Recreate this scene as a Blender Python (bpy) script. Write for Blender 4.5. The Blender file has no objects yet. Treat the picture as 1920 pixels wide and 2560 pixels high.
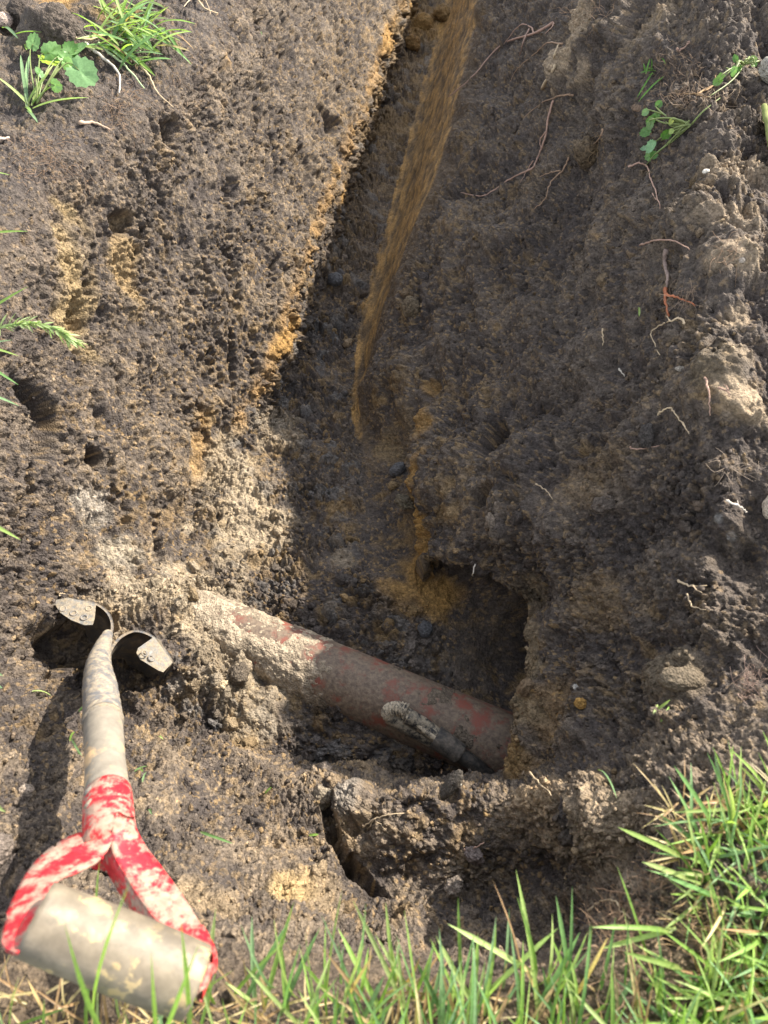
import bpy, math, random
import numpy as np
from concurrent.futures import ThreadPoolExecutor

random.seed(7)
rng = np.random.default_rng(7)
SC = bpy.context.scene
COL = SC.collection
RES = 1.0                      # mesh density of the soil

# ------------------------------------------------------------------ camera, sky, sun, exposure
PITCH = math.radians(55.0)     # below the horizontal
H = 0.65                       # eye height above the lawn
F = 1775.0                     # focal length in photo pixels (1920 x 2560)
CAM = np.array([0.0, 0.0, H])
cam = bpy.data.cameras.new('camera'); cam_o = bpy.data.objects.new('camera', cam); COL.objects.link(cam_o)
cam_o.location = CAM
cam_o.rotation_euler = (math.radians(90) - PITCH, 0, 0)
cam.sensor_fit = 'VERTICAL'; cam.sensor_height = 10.0; cam.sensor_width = 7.5
cam.lens = 10.0 * F / 2560.0
cam.clip_start = 0.02; cam.clip_end = 300
cam.dof.use_dof = True; cam.dof.focus_distance = 1.35; cam.dof.aperture_fstop = cam.lens / 3.0
SC.camera = cam_o

SUN_AZ, SUN_EL = math.radians(35.0), math.radians(37.0)   # azimuth from +x towards +y
SDIR = np.array([math.cos(SUN_EL) * math.cos(SUN_AZ), math.cos(SUN_EL) * math.sin(SUN_AZ), math.sin(SUN_EL)])
world = bpy.data.worlds.new('World'); SC.world = world; world.use_nodes = True
wn = world.node_tree
sky = wn.nodes.new('ShaderNodeTexSky'); sky.sky_type = 'NISHITA'; sky.sun_disc = False
sky.sun_elevation = SUN_EL; sky.sun_rotation = math.radians(90) - SUN_AZ
bg = wn.nodes['Background']; bg.inputs['Strength'].default_value = 0.15
hs = wn.nodes.new('ShaderNodeHueSaturation'); hs.inputs['Saturation'].default_value = .28      # a bright, partly clouded sky
wn.links.new(sky.outputs['Color'], hs.inputs['Color']); wn.links.new(hs.outputs['Color'], bg.inputs['Color'])
sun = bpy.data.lights.new('sun', 'SUN'); sun.energy = 3.7; sun.angle = math.radians(0.53); sun.color = (1.0, 0.91, 0.77)
sun_o = bpy.data.objects.new('sun', sun); COL.objects.link(sun_o)
from mathutils import Vector
sun_o.rotation_euler = Vector(-SDIR).to_track_quat('-Z', 'Y').to_euler()
vs = SC.view_settings; vs.view_transform = 'Standard'; vs.look = 'None'; vs.gamma = 1.0; vs.use_curve_mapping = False
vs.exposure = 1.83
SC.cycles.max_bounces = 5; SC.cycles.diffuse_bounces = 3; SC.cycles.transparent_max_bounces = 6
SC.cycles.use_denoising = True

# ------------------------------------------------------------------ projection helpers
CP, SP = math.cos(PITCH), math.sin(PITCH)
def D(u, v, d):
    """world point on the ray through photo pixel (u, v) at depth d"""
    a, b = (u - 960.0) / F, (1280.0 - v) / F
    return np.array([a, CP + SP * b, -SP + CP * b]) * d + CAM
def P(u, v, z):
    b = (1280.0 - v) / F
    return D(u, v, (z - H) / (-SP + CP * b))
def project(p):
    q = p - CAM
    dep = CP * q[..., 1] - SP * q[..., 2]
    up = SP * q[..., 1] + CP * q[..., 2]
    dd = np.maximum(dep, 1e-3)
    return 960 + F * q[..., 0] / dd, 1280 - F * up / dd, dep

# ------------------------------------------------------------------ noise (numpy)
POOL = ThreadPoolExecutor(4)
def chunked(fn, p, *a):
    n = len(p); cs = 60000
    parts = list(POOL.map(lambda i: fn(p[i:i + cs], *a), range(0, n, cs)))
    if isinstance(parts[0], tuple):
        return tuple(np.concatenate([q[k] for q in parts]) for k in range(len(parts[0])))
    return np.concatenate(parts)
PERM = np.tile(np.random.default_rng(3).permutation(256), 3).astype(np.int32)
_g = np.random.default_rng(5).normal(size=(256, 3)); GRAD = (_g / np.linalg.norm(_g, axis=1)[:, None]).astype(np.float32)
RND = np.random.default_rng(9).random((256, 4)).astype(np.float32)
def _perlin(p, freq, seed):
    q = p.astype(np.float32) * np.float32(freq) + np.float32(seed * 17.31 + 100)
    i = np.floor(q).astype(np.int32); f = q - i
    w = f * f * f * (f * (f * 6 - 15) + 10)
    i &= 255
    out = np.zeros(len(p), np.float32)
    for dx in (0, 1):
        hx = PERM[(i[:, 0] + dx) & 255]; wx = w[:, 0] if dx else 1 - w[:, 0]
        for dy in (0, 1):
            hy = PERM[(hx + i[:, 1] + dy) & 255]; wy = wx * (w[:, 1] if dy else 1 - w[:, 1])
            for dz in (0, 1):
                h = PERM[(hy + i[:, 2] + dz) & 255]
                g = GRAD[h]
                d = g[:, 0] * (f[:, 0] - dx) + g[:, 1] * (f[:, 1] - dy) + g[:, 2] * (f[:, 2] - dz)
                out += d * wy * (w[:, 2] if dz else 1 - w[:, 2])
    return out * 1.6
def perlin(p, freq, seed=0): return chunked(_perlin, p, freq, seed)
def fbm(p, freq, seed=0, octv=3, gain=0.5):
    o = 0; a = 1.0
    for k in range(octv):
        o = o + a * perlin(p, freq * 2.03 ** k, seed + k); a *= gain
    return o
def _worley(p, freq, seed):
    q = p.astype(np.float32) * np.float32(freq) + np.float32(seed * 13.7 + 100)
    i = np.floor(q).astype(np.int32); f = q - i
    best = np.full(len(p), 9.0, np.float32); sec = best.copy(); cid = np.zeros(len(p), np.int32)
    for dx in (-1, 0, 1):
        hx = PERM[(i[:, 0] + dx) & 255]
        for dy in (-1, 0, 1):
            hy = PERM[(hx + ((i[:, 1] + dy) & 255))]
            for dz in (-1, 0, 1):
                h = PERM[(hy + ((i[:, 2] + dz) & 255))]
                r = RND[h]
                d = (r[:, 0] * .8 + .1 + dx - f[:, 0]) ** 2 + (r[:, 1] * .8 + .1 + dy - f[:, 1]) ** 2 + (r[:, 2] * .8 + .1 + dz - f[:, 2]) ** 2
                m = d < best
                sec = np.where(m, best, np.minimum(sec, d)); best = np.where(m, d, best); cid = np.where(m, h, cid)
    return np.sqrt(best), np.sqrt(sec), cid
def worley(p, freq, seed=0): return chunked(_worley, p, freq, seed)
def sstep(a, b, x):
    t = np.clip((x - a) / (b - a), 0, 1); return t * t * (3 - 2 * t)

# ------------------------------------------------------------------ object helpers
def link(name, data, parent=None):
    o = bpy.data.objects.new(name, data); COL.objects.link(o)
    if parent is not None: o.parent = parent
    return o
def tag(o, label=None, cat=None, group=None, kind=None):
    if label: o['label'] = label
    if cat: o['category'] = cat
    if group: o['group'] = group
    if kind: o['kind'] = kind
    return o
def empty(name, loc):
    o = bpy.data.objects.new(name, None); COL.objects.link(o); o.location = tuple(float(c) for c in loc); o.empty_display_size = .05
    return o
def origin_of(o):
    l = np.zeros(3)
    while o is not None:
        l = l + np.array(o.location); o = o.parent
    return l
def mesh_from(name, V, Fc, mat=None, col=None, smooth=True):
    me = bpy.data.meshes.new(name)
    V = np.asarray(V, np.float32)
    if isinstance(Fc, np.ndarray):
        n, k = Fc.shape
        me.vertices.add(len(V)); me.vertices.foreach_set('co', V.ravel())
        me.loops.add(n * k); me.loops.foreach_set('vertex_index', Fc.astype(np.int32).ravel())
        me.polygons.add(n); me.polygons.foreach_set('loop_start', np.arange(0, n * k, k, dtype=np.int32))
        me.update(calc_edges=True)
    else:
        me.from_pydata([tuple(map(float, v)) for v in V], [], [tuple(f) for f in Fc]); me.update()
    if smooth: me.polygons.foreach_set('use_smooth', np.ones(len(me.polygons), bool))
    if col is not None:
        at = me.color_attributes.new('Col', 'FLOAT_COLOR', 'POINT')
        c = np.ones((len(V), 4), np.float32); c[:, :col.shape[1]] = col
        at.data.foreach_set('color', c.ravel())
    if mat: me.materials.append(mat)
    return me
def obj(name, V, Fc, mat, parent=None, col=None, smooth=True, base=None):
    """one mesh object from world-space vertices; its origin is its parent's origin, or `base`"""
    off = origin_of(parent) if parent is not None else (np.zeros(3) if base is None else np.asarray(base, float))
    o = link(name, mesh_from(name, np.asarray(V) - off, Fc, mat, col, smooth), parent)
    if parent is None and base is not None: o.location = tuple(map(float, base))
    return o
class MB:
    """collects world-space geometry for one mesh"""
    def __init__(self): self.V = []; self.F = []; self.C = []
    def add(self, V, Fc, c=(1, 1, 1)):
        n = len(self.V)
        self.V += [tuple(v) for v in V]; self.F += [tuple(i + n for i in f) for f in Fc]
        self.C += [tuple(c)] * len(V) if np.ndim(c) == 1 else [tuple(k) for k in c]
    def build(self, name, mat, parent=None, base=None, smooth=True):
        return obj(name, np.array(self.V), self.F, mat, parent, np.array(self.C, np.float32), smooth, base)
def unit(v): v = np.asarray(v, float); return v / (np.linalg.norm(v) + 1e-12)
def tube(pts, radii, k=8, caps=True, ref=None, squash=None):
    pts = np.asarray(pts, float); n = len(pts); V = []; Fc = []
    T = np.gradient(pts, axis=0); a = unit(ref) if ref is not None else (np.array([0, 0, 1.]) if abs(unit(T[0])[2]) < .9 else np.array([1., 0, 0]))
    for i in range(n):
        t = unit(T[i]); a = unit(a - t * a.dot(t)); b = np.cross(t, a)
        r = radii[i] if np.ndim(radii) else radii
        ra, rb = (r, r) if squash is None else (r * squash[0], r * squash[1])
        for j in range(k):
            th = 2 * math.pi * j / k; V.append(pts[i] + a * ra * math.cos(th) + b * rb * math.sin(th))
    for i in range(n - 1):
        for j in range(k):
            j2 = (j + 1) % k; Fc.append((i * k + j, i * k + j2, (i + 1) * k + j2, (i + 1) * k + j))
    if caps: Fc.append(tuple(range(k))[::-1]); Fc.append(tuple((n - 1) * k + j for j in range(k)))
    return np.array(V), Fc
def smooth_path(pts, m=6):
    pts = np.asarray(pts, float)
    if len(pts) < 3: return np.array([pts[0] + (pts[-1] - pts[0]) * t for t in np.linspace(0, 1, m)])
    q = np.vstack([2 * pts[0] - pts[1], pts, 2 * pts[-1] - pts[-2]]); out = []
    for i in range(1, len(q) - 2):
        for t in np.linspace(0, 1, m, endpoint=False):
            a, b, c, d = q[i - 1:i + 3]
            out.append(.5 * ((2 * b) + (c - a) * t + (2 * a - 5 * b + 4 * c - d) * t * t + (3 * b - a - 3 * c + d) * t ** 3))
    out.append(pts[-1]); return np.array(out)

# ------------------------------------------------------------------ materials
def material(name):
    m = bpy.data.materials.new(name); m.use_nodes = True; nt = m.node_tree
    return m, nt, nt.nodes['Principled BSDF']
def N(nt, typ, **kw):
    n = nt.nodes.new(typ)
    for k, v in kw.items():
        if k in n.inputs.keys(): n.inputs[k].default_value = v
        else: setattr(n, k, v)
    return n
def mixc(nt, fac, a, b, mode='MIX'):
    n = nt.nodes.new('ShaderNodeMix'); n.data_type = 'RGBA'; n.blend_type = mode
    for s, v in ((0, fac), (6, a), (7, b)):
        if hasattr(v, 'is_linked') or hasattr(v, 'links'): nt.links.new(v, n.inputs[s])
        else: n.inputs[s].default_value = v if s == 0 else (*v, 1)
    return n.outputs[2]
def ramp(nt, x, stops):
    n = nt.nodes.new('ShaderNodeValToRGB'); e = n.color_ramp.elements
    while len(e) < len(stops): e.new(.5)
    for k, (p, c) in enumerate(stops):
        e[k].position = p; e[k].color = (*c, 1) if np.ndim(c) else (c, c, c, 1)
    nt.links.new(x, n.inputs[0]); return n.outputs[0]
def noise(nt, scale, detail=4, rough=.6, coord=None):
    n = N(nt, 'ShaderNodeTexNoise', Scale=scale, Detail=detail, Roughness=rough)
    if coord is None:
        c = nt.nodes.new('ShaderNodeNewGeometry').outputs['Position']
    else: c = coord
    nt.links.new(c, n.inputs['Vector']); return n.outputs['Fac']

def soil_material():
    m, nt, b = material('soil')
    at = N(nt, 'ShaderNodeVertexColor', layer_name='Col').outputs['Color']
    f = noise(nt, 260, 5, .7)
    grain = ramp(nt, f, [(.3, .45), (.52, 1.0), (.72, 1.6)])
    c = mixc(nt, 1.0, at, grain, 'MULTIPLY')
    vo = N(nt, 'ShaderNodeTexVoronoi', Scale=330.0); nt.links.new(nt.nodes.new('ShaderNodeNewGeometry').outputs['Position'], vo.inputs['Vector'])
    nt.links.new(c, b.inputs['Base Color'])
    bp = N(nt, 'ShaderNodeBump', Strength=.9, Distance=.004); nt.links.new(f, bp.inputs['Height'])
    bp2 = N(nt, 'ShaderNodeBump', Strength=.7, Distance=.003); bp2.invert = True
    nt.links.new(vo.outputs['Distance'], bp2.inputs['Height']); nt.links.new(bp.outputs[0], bp2.inputs['Normal'])
    nt.links.new(bp2.outputs[0], b.inputs['Normal'])
    b.inputs['Roughness'].default_value = .82; b.inputs['Specular IOR Level'].default_value = .25
    return m
SOIL = soil_material()
# ------------------------------------------------------------------ the trench: a lofted lattice of cross-sections
L0 = [(-30, 0), (-1.3, .02)]
def row(y, x, z, far=30.0):
    return [np.array([-far, y, 0.]), np.array([-1.3, y, .02])] + [np.array([a, y, c]) for a, c in zip(x, z)] + [np.array([far, y, 0.])]
ROWS = [
 row(40.0, [-.6,-.3,0,.2,.4,.5,.6,.7,.8,1.0,1.4], [0]*11),
 row(6.5, [-.1,.1,.3,.5,.6,.7,.8,.9,1.0,1.2,1.6], [0]*11),
 row(5.0, [-.05,.06,.18,.33,.345,.50,.66,.8,.92,1.05,1.5], [0,-.16,-.31,-.45,-.60,-.60,-.35,-.25,-.04,.15,.25]),
 row(3.5, [-.25,-.13,.0,.112,.13,.265,.42,.55,.68,.80,1.3], [0,-.16,-.31,-.45,-.60,-.60,-.35,-.25,-.05,.15,.25]),
 row(2.4, [-.36,-.26,-.16,-.06,-.045,.088,.255,.38,.5,.62,1.15], [0,-.16,-.31,-.45,-.60,-.60,-.34,-.24,-.07,.14,.25]),
 row(1.8, [-.41,-.33,-.24,-.155,-.14,-.005,.145,.28,.40,.52,1.0], [0,-.16,-.31,-.45,-.60,-.60,-.36,-.27,-.11,.13,.22]),
 row(1.4, [-.52,-.41,-.31,-.218,-.20,-.062,.030,.18,.38,.51,.95], [-.01,-.16,-.31,-.45,-.585,-.59,-.42,-.32,-.13,.11,.17]),
 row(1.16, [-.64,-.5,-.38,-.27,-.24,-.07,-.03,.14,.375,.515,.9], [0,-.18,-.35,-.49,-.57,-.57,-.48,-.36,-.16,.085,.12]),
 row(.95, [-.65,-.54,-.44,-.344,-.19,-.04,.065,.092,.335,.49,.85], [0,-.2,-.36,-.52,-.55,-.54,-.475,-.39,-.18,.065,.08]),
 row(.8, [-.65,-.55,-.46,-.373,-.2,-.04,.055,.075,.315,.47,.8], [0,-.18,-.34,-.50,-.54,-.53,-.485,-.39,-.19,.055,.06]),
 row(.64, [-.64,-.56,-.49,-.39,-.2,-.02,.055,.07,.295,.445,.75], [0,-.19,-.35,-.455,-.495,-.49,-.47,-.405,-.19,.03,.04]),
 row(.585, [-.64,-.56,-.48,-.375,-.19,.06,.11,.15,.285,.43,.72], [0,-.19,-.36,-.445,-.495,-.50,-.46,-.395,-.185,-.01,.03]),
 row(.52, [-.64,-.56,-.47,-.36,-.18,.11,.165,.20,.30,.43,.7], [0,-.19,-.385,-.435,-.488,-.498,-.45,-.375,-.20,-.04,.02]),
 row(.40, [-.62,-.55,-.45,-.32,-.15,.13,.195,.220,.31,.44,.7], [0,-.18,-.39,-.44,-.478,-.492,-.43,-.345,-.21,-.08,-.01]),
 row(.33, [-.60,-.53,-.41,-.27,-.12,.11,.165,.190,.30,.43,.7], [0,-.17,-.35,-.435,-.488,-.50,-.45,-.37,-.22,-.085,-.01]),
]
def rowp(y0, c2, pts, c12):
    return [np.array([-30, y0, 0.]), np.array([-1.3, y0, .02]), np.array(c2)] + [P(*p) for p in pts] + [np.array(c12), np.array([30, y0, 0.])]
ROWS += [
 rowp(.26, (-.59,.26,0), [(10,1850,-.23),(270,1840,-.325),(580,1860,-.42),(800,1900,-.50),(1060,1940,-.50),(1215,1935,-.42),(1290,1930,-.36),(1560,1850,-.19),(1870,1800,-.06)], (.7,.26,.02)),
 rowp(.2, (-.58,.2,0), [(20,1980,-.18),(250,1950,-.27),(560,1895,-.375),(760,1950,-.40),(960,1995,-.325),(1230,2000,-.28),(1340,2005,-.23),(1560,2020,-.12),(1800,1980,-.02)], (.7,.2,.02)),
 rowp(.13, (-.58,.13,0), [(20,2180,-.15),(280,2130,-.2),(500,2100,-.26),(720,2120,-.32),(960,2180,-.34),(1230,2200,-.335),(1400,2180,-.27),(1600,2130,-.11),(1800,2100,0)], (.7,.13,.02)),
 rowp(.07, (-.58,.07,0), [(20,2350,-.09),(280,2330,-.11),(500,2300,-.14),(720,2320,-.18),(960,2370,-.25),(1230,2390,-.25),(1400,2360,-.18),(1560,2300,-.05),(1800,2280,.01)], (.7,.07,.02)),
 rowp(.02, (-.58,.02,0), [(20,2470,-.02),(280,2470,-.03),(500,2470,-.03),(720,2485,-.03),(960,2490,-.02),(1230,2475,-.01),(1400,2450,0),(1580,2420,.01),(1800,2420,.01)], (.7,.02,.02)),
 row(-.15, [-.6,-.4,-.25,-.15,-.05,.05,.12,.2,.28,.4,.7], [0]*11),
 row(-.8, [-.6,-.4,-.25,-.15,-.05,.05,.12,.2,.28,.4,.7], [0]*11),
 row(-30, [-.6,-.4,-.25,-.15,-.05,.05,.12,.2,.28,.4,.7], [0]*11),
]
LAT = np.array(ROWS)                    # rows x 14 x 3
NRW, NCL = LAT.shape[:2]
def pchip(A, t):
    """monotone cubic along axis 0 of A (knots at 0..n-1), evaluated at t"""
    d = np.diff(A, axis=0); m = np.zeros_like(A)
    s = d[:-1] * d[1:]; hm = np.where(s > 0, 2 * s / np.where(np.abs(d[:-1] + d[1:]) < 1e-9, 1, d[:-1] + d[1:]), 0)
    m[1:-1] = hm; m[0] = d[0]; m[-1] = d[-1]
    i = np.clip(np.floor(t).astype(int), 0, len(A) - 2); f = (t - i).reshape(-1, *([1] * (A.ndim - 1)))
    f2, f3 = f * f, f ** 3
    return A[i] * (2 * f3 - 3 * f2 + 1) + m[i] * (f3 - 2 * f2 + f) + A[i + 1] * (3 * f2 - 2 * f3) + m[i + 1] * (f3 - f2)
import warnings; warnings.simplefilter('ignore')
# samples per lattice cell follow the size the cell has from where the photo was taken
U_, V_, D_ = project(LAT)
inside = (D_ > .05) & (U_ > -900) & (U_ < 2800) & (V_ > -700) & (V_ < 3000)
def seg_counts(axis):
    du, dv = np.diff(U_, axis=axis), np.diff(V_, axis=axis)
    ok = (inside[1:] | inside[:-1]) if axis == 0 else (inside[:, 1:] | inside[:, :-1])
    near = np.linalg.norm(np.diff(LAT, axis=axis), axis=2)
    l = np.where(ok, np.minimum(np.hypot(du, dv), F * near / np.minimum(np.clip(D_, .4, 9)[1:] if axis == 0 else np.clip(D_, .4, 9)[:, 1:], 9)), 0) * .4
    l = np.where(l > 4, l, np.nan)
    l = np.nan_to_num(np.nanpercentile(l, 62, axis=1 - axis))
    return np.clip(np.round(l * 1.12 * RES), 6, 150).astype(int)
rc, cc = seg_counts(0), seg_counts(1)
rc[0] = rc[-1] = rc[-2] = 8; cc[0] = cc[-1] = 10
tr = np.concatenate([np.arange(k) / k + i for i, k in enumerate(rc)] + [[NRW - 1.0]])
tc = np.concatenate([np.arange(k) / k + i for i, k in enumerate(cc)] + [[NCL - 1.0]])
tr = np.clip(tr, 0, NRW - 1 - 1e-9); tc = np.clip(tc, 0, NCL - 1 - 1e-9)
G = pchip(LAT, tr)                              # nr x 14 x 3
G = pchip(G.transpose(1, 0, 2), tc).transpose(1, 0, 2)
nr, nc = G.shape[:2]
def carve(c, rx, ry, rup, rdn, k=1.0):
    """hollows the surface out to the shell of an ellipsoid round c: a real recess with an overhanging lip"""
    d = G - np.array(c); F_ = (d[..., 0] / rx) ** 2 + (d[..., 1] / ry) ** 2 + (d[..., 2] / np.where(d[..., 2] > 0, rup, rdn)) ** 2
    s = np.where(F_ < 1, np.maximum(F_, .02) ** (-.5 * k), 1.0); G[...] = np.array(c) + d * s[..., None]
carve((.14, .45, -.435), .225, .20, .10, .085)
carve((.235, .475, -.445), .17, .14, .066, .075)
print('soil grid', nr, nc, rc, cc)
def grid_normals(G):
    n = np.cross(np.gradient(G, axis=1), np.gradient(G, axis=0))
    n = -n if n[nr // 2, nc // 2, 2] < 0 else n
    return n / (np.linalg.norm(n, axis=2, keepdims=True) + 1e-12)
# ------------------------------------------------------------------ relief and colour of the soil
Rr, Cc = np.meshgrid(tr, tc, indexing='ij')
base = G.copy(); nrm = grid_normals(G)
pf = base.reshape(-1, 3); nf_ = nrm.reshape(-1, 3)
rr, c_ = Rr.ravel(), Cc.ravel()
bu, bv, bd = project(pf)
class Picker:
    """nearest surface point seen at a photo pixel"""
    def __init__(self, pts, nrms, cell=5):
        u, v, d = project(pts); ok = (d > .1) & (u > -400) & (u < 2320) & (v > -300) & (v < 2860)
        self.cell = cell; self.w = 2720 // cell + 2; self.pts = pts; self.n = nrms
        idx = np.nonzero(ok)[0]; k = ((v[idx] + 300) // cell).astype(int) * self.w + ((u[idx] + 400) // cell).astype(int)
        o = np.argsort(-d[idx], kind='stable'); self.map = np.full(self.w * (3160 // cell + 2), -1); self.map[k[o]] = idx[o]; self.d = d
    def idx(self, u, v):
        cu, cv = int((u + 400) // self.cell), int((v + 300) // self.cell)
        for r in range(0, 14):
            best = -1
            for y in range(cv - r, cv + r + 1):
                for x in range(cu - r, cu + r + 1):
                    if 0 <= x < self.w and 0 <= y < len(self.map) // self.w:
                        i = self.map[y * self.w + x]
                        if i >= 0 and (best < 0 or self.d[i] < self.d[best]): best = i
            if best >= 0: return best
        return 0
    def __call__(self, u, v, lift=0.0):
        i = self.idx(u, v)
        return D(u, v, self.d[i]) + self.n[i] * lift if lift else D(u, v, self.d[i])
    def normal(self, u, v): return self.n[self.idx(u, v)]
bpick = Picker(pf, nf_)
act = (bd > .1) & (bu > -700) & (bu < 2700) & (bv > -500) & (bv < 3100)     # where fine relief is worth computing
A = np.nonzero(act)[0]; q = pf[A]; r_, c = rr[A], c_[A]
near = sstep(14.5, 15.6, r_)                       # the bank in front of the pit
wallL = sstep(2.1, 2.6, c) * (1 - sstep(4.7, 5.2, c)) * (1 - near)
floor_ = sstep(4.7, 5.15, c) * (1 - sstep(6.8, 7.1, c)) * (1 - near)
c_top = np.interp(r_, [4, 5, 6, 7, 7.8], [8.0, 7.95, 7.7, 7.35, 6.95])          # the clay band thins out towards the pit
strip = sstep(6.86, 7.0, c) * (1 - sstep(-.15, .2, c - c_top)) * (1 - sstep(7.2, 7.9, r_))
band = sstep(6.9, 7.1, c) * (1 - sstep(-.1, .75, c - c_top)) * (1 - sstep(7.6, 8.6, r_)) * (1 - near)
cave = sstep(6.9, 7.1, c) * (1 - sstep(8.0, 8.4, c)) * sstep(9.6, 10.2, r_) * (1 - sstep(14.4, 15, r_))
right = sstep(7.9, 8.3, c) * (1 - near)
def splat(u, v, rad, warp=.35, stretch=None):
    """soft world-space blob about the surface point seen at (u, v)"""
    ctr = bpick(u, v); dlt = q - ctr
    dist = np.linalg.norm(dlt, axis=1)
    if stretch is not None:
        a = unit(bpick(*stretch) - ctr); al = dlt @ a; dist = np.sqrt(np.maximum(dist ** 2 - al ** 2, 0) + (al / 3.0) ** 2)
    return 1 - sstep(.45, 1.15, dist / rad + warp * WARP)
ridge_dir = np.array([.155, 1, 0]); ridge_dir /= np.linalg.norm(ridge_dir)
qa = q - np.outer(q @ ridge_dir, ridge_dir) * .8    # stretched along the trench
WARP = perlin(q, 24, 31)
n_big = fbm(q, 6.5, 1, 2); n_mid = fbm(q, 24, 5, 3); n_fine = fbm(q, 95, 9, 2); n_str = fbm(qa, 60, 14, 3)
f1a, f2a, ia = worley(q + (np.stack([n_mid, np.roll(n_mid, 1), n_fine], 1) * .009).astype(np.float32), 34, 1)
f1b, f2b, ib = worley(q + (np.stack([n_fine, n_mid, -n_fine], 1) * .0035).astype(np.float32), 92, 2)
f1c, f2c, ic = worley(q, 215, 3)
dome = lambda f, k: np.sqrt(np.maximum(0, 1 - (f / k) ** 2))
ra, rb, rc_ = RND[ia, 3], RND[ib, 3], RND[ic, 3]
rough = 1 - .82 * strip - .55 * cave
for sm in [(1700, 1690, .05), (870, 1420, .04, (930, 1400)), (880, 2010, .03), (1140, 1300, .04, (1130, 1400)), (1050, 1400, .03), (330, 2050, .06), (1338, 1600, .04, (1345, 1700)), (1320, 1800, .04), (460, 1250, .05, (480, 1100)), (620, 740, .05, (650, 640)), (1340, 1900, .05, (1350, 1800)),
           (1010, 1040, .05), (1660, 1000, .05), (1480, 720, .06, (1500, 620)), (300, 1400, .07, (420, 1420)), (230, 1290, .04), (540, 1980, .06), (480, 560, .05, (500, 460)), (1250, 1000, .06, (1240, 900)), (1400, 1250, .05), (760, 2140, .04)]:
    rough *= 1 - .85 * splat(*sm[:3], warp=.5, stretch=sm[3] if len(sm) > 3 else None)
crumbly = np.clip(.5 + 1.1 * perlin(q, 11, 21), 0, 1)            # crumbly patches beside smeared ones
lawn = np.clip(sstep(18.2, 19.0, r_) + (1 - sstep(1.2, 1.8, c)) * sstep(9, 12, r_) + sstep(11.0, 11.8, c) * sstep(14.5, 16, r_), 0, 1)
turf = (1 - sstep(1.8, 2.1, c)) * (1 - lawn)
amp_a = (.011 * floor_ + .016 * floor_ * sstep(7.0, 4.0, r_) * (1 - sstep(6.2, 6.8, c)) + .004 * (wallL + right) + .005 * near + .010 * turf) * (.3 + ra) * (.35 + .65 * crumbly)
amp_b = (.0060 * floor_ + .0062 * (wallL + right) + .006 * near + .006 * turf) * (.25 + rb) * (.3 + .7 * crumbly)
amp_c = (.0028 + .0010 * floor_) * (.2 + rc_) * (.4 + .6 * crumbly)
fdir = unit([.10, -.62, -.50]); qfold = (q - np.outer(q @ fdir, fdir) * .85).astype(np.float32)
n_fold = perlin(qfold, 12, 33) + .5 * perlin(qfold, 26, 34)           # broad folds where slabs were cut down the wall
disp = (.016 * n_big + .0065 * n_mid + .0016 * n_fine) * (1 - .6 * strip)
disp += right * (.024 * n_fold + .006 * n_big)
disp -= .012 * floor_ * sstep(6.3, 6.9, c) * sstep(8, 7, r_)
disp += rough * (amp_a * dome(f1a, .75) + amp_b * dome(f1b, .72) + amp_c * dome(f1c, .75))
disp += .0016 * strip * n_str
bil = np.abs(fbm(q, 26, 23, 3)); bil2 = np.abs(fbm(q, 64, 26, 3))
disp += rough * (.3 + .7 * crumbly) * ((bil - .3) * (.026 * floor_ + .017 * right + .015 * wallL + .010 * near) + (bil2 - .3) * (.010 * floor_ + .006 * (right + wallL) + .008 * near))
disp += (.0065 * floor_ + .003 * near + .0025 * right) * (sstep(0, .16, f2a - f1a) - 1) * crumbly
disp += (.003 * floor_ + .002 * (near + wallL + right)) * (sstep(0, .2, f2b - f1b) - 1) * crumbly
wdir = unit([.065, -.69, -.39]); qw = (q - np.outer(q @ wdir, wdir) * .72).astype(np.float32)      # drawn out along the cut, as the bucket teeth left it
n_wall = fbm(qw, 46, 18, 3); n_wall2 = fbm(qw, 120, 19, 2)
pit_n = perlin(qw * np.array([1.1, .9, 1]), 34, 41) + .35 * perlin(q, 75, 43)
pits = np.clip(pit_n - .44, 0, 1) * (wallL + .35 * right + .6 * near)
pit2 = np.clip(perlin(q * np.array([1.25, .75, .75]), 85, 47) - .34, 0, 1) * (wallL + .5 * right + .7 * near + .5 * floor_)
n_vf = perlin(q, 190, 48); disp += .0019 * n_vf * rough * (1 - .7 * lawn)
disp -= .013 * pit2
disp -= .062 * pits
disp += (.010 * n_wall + .004 * n_wall2) * wallL + (.007 * n_wall + .002 * n_wall2) * right
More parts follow.
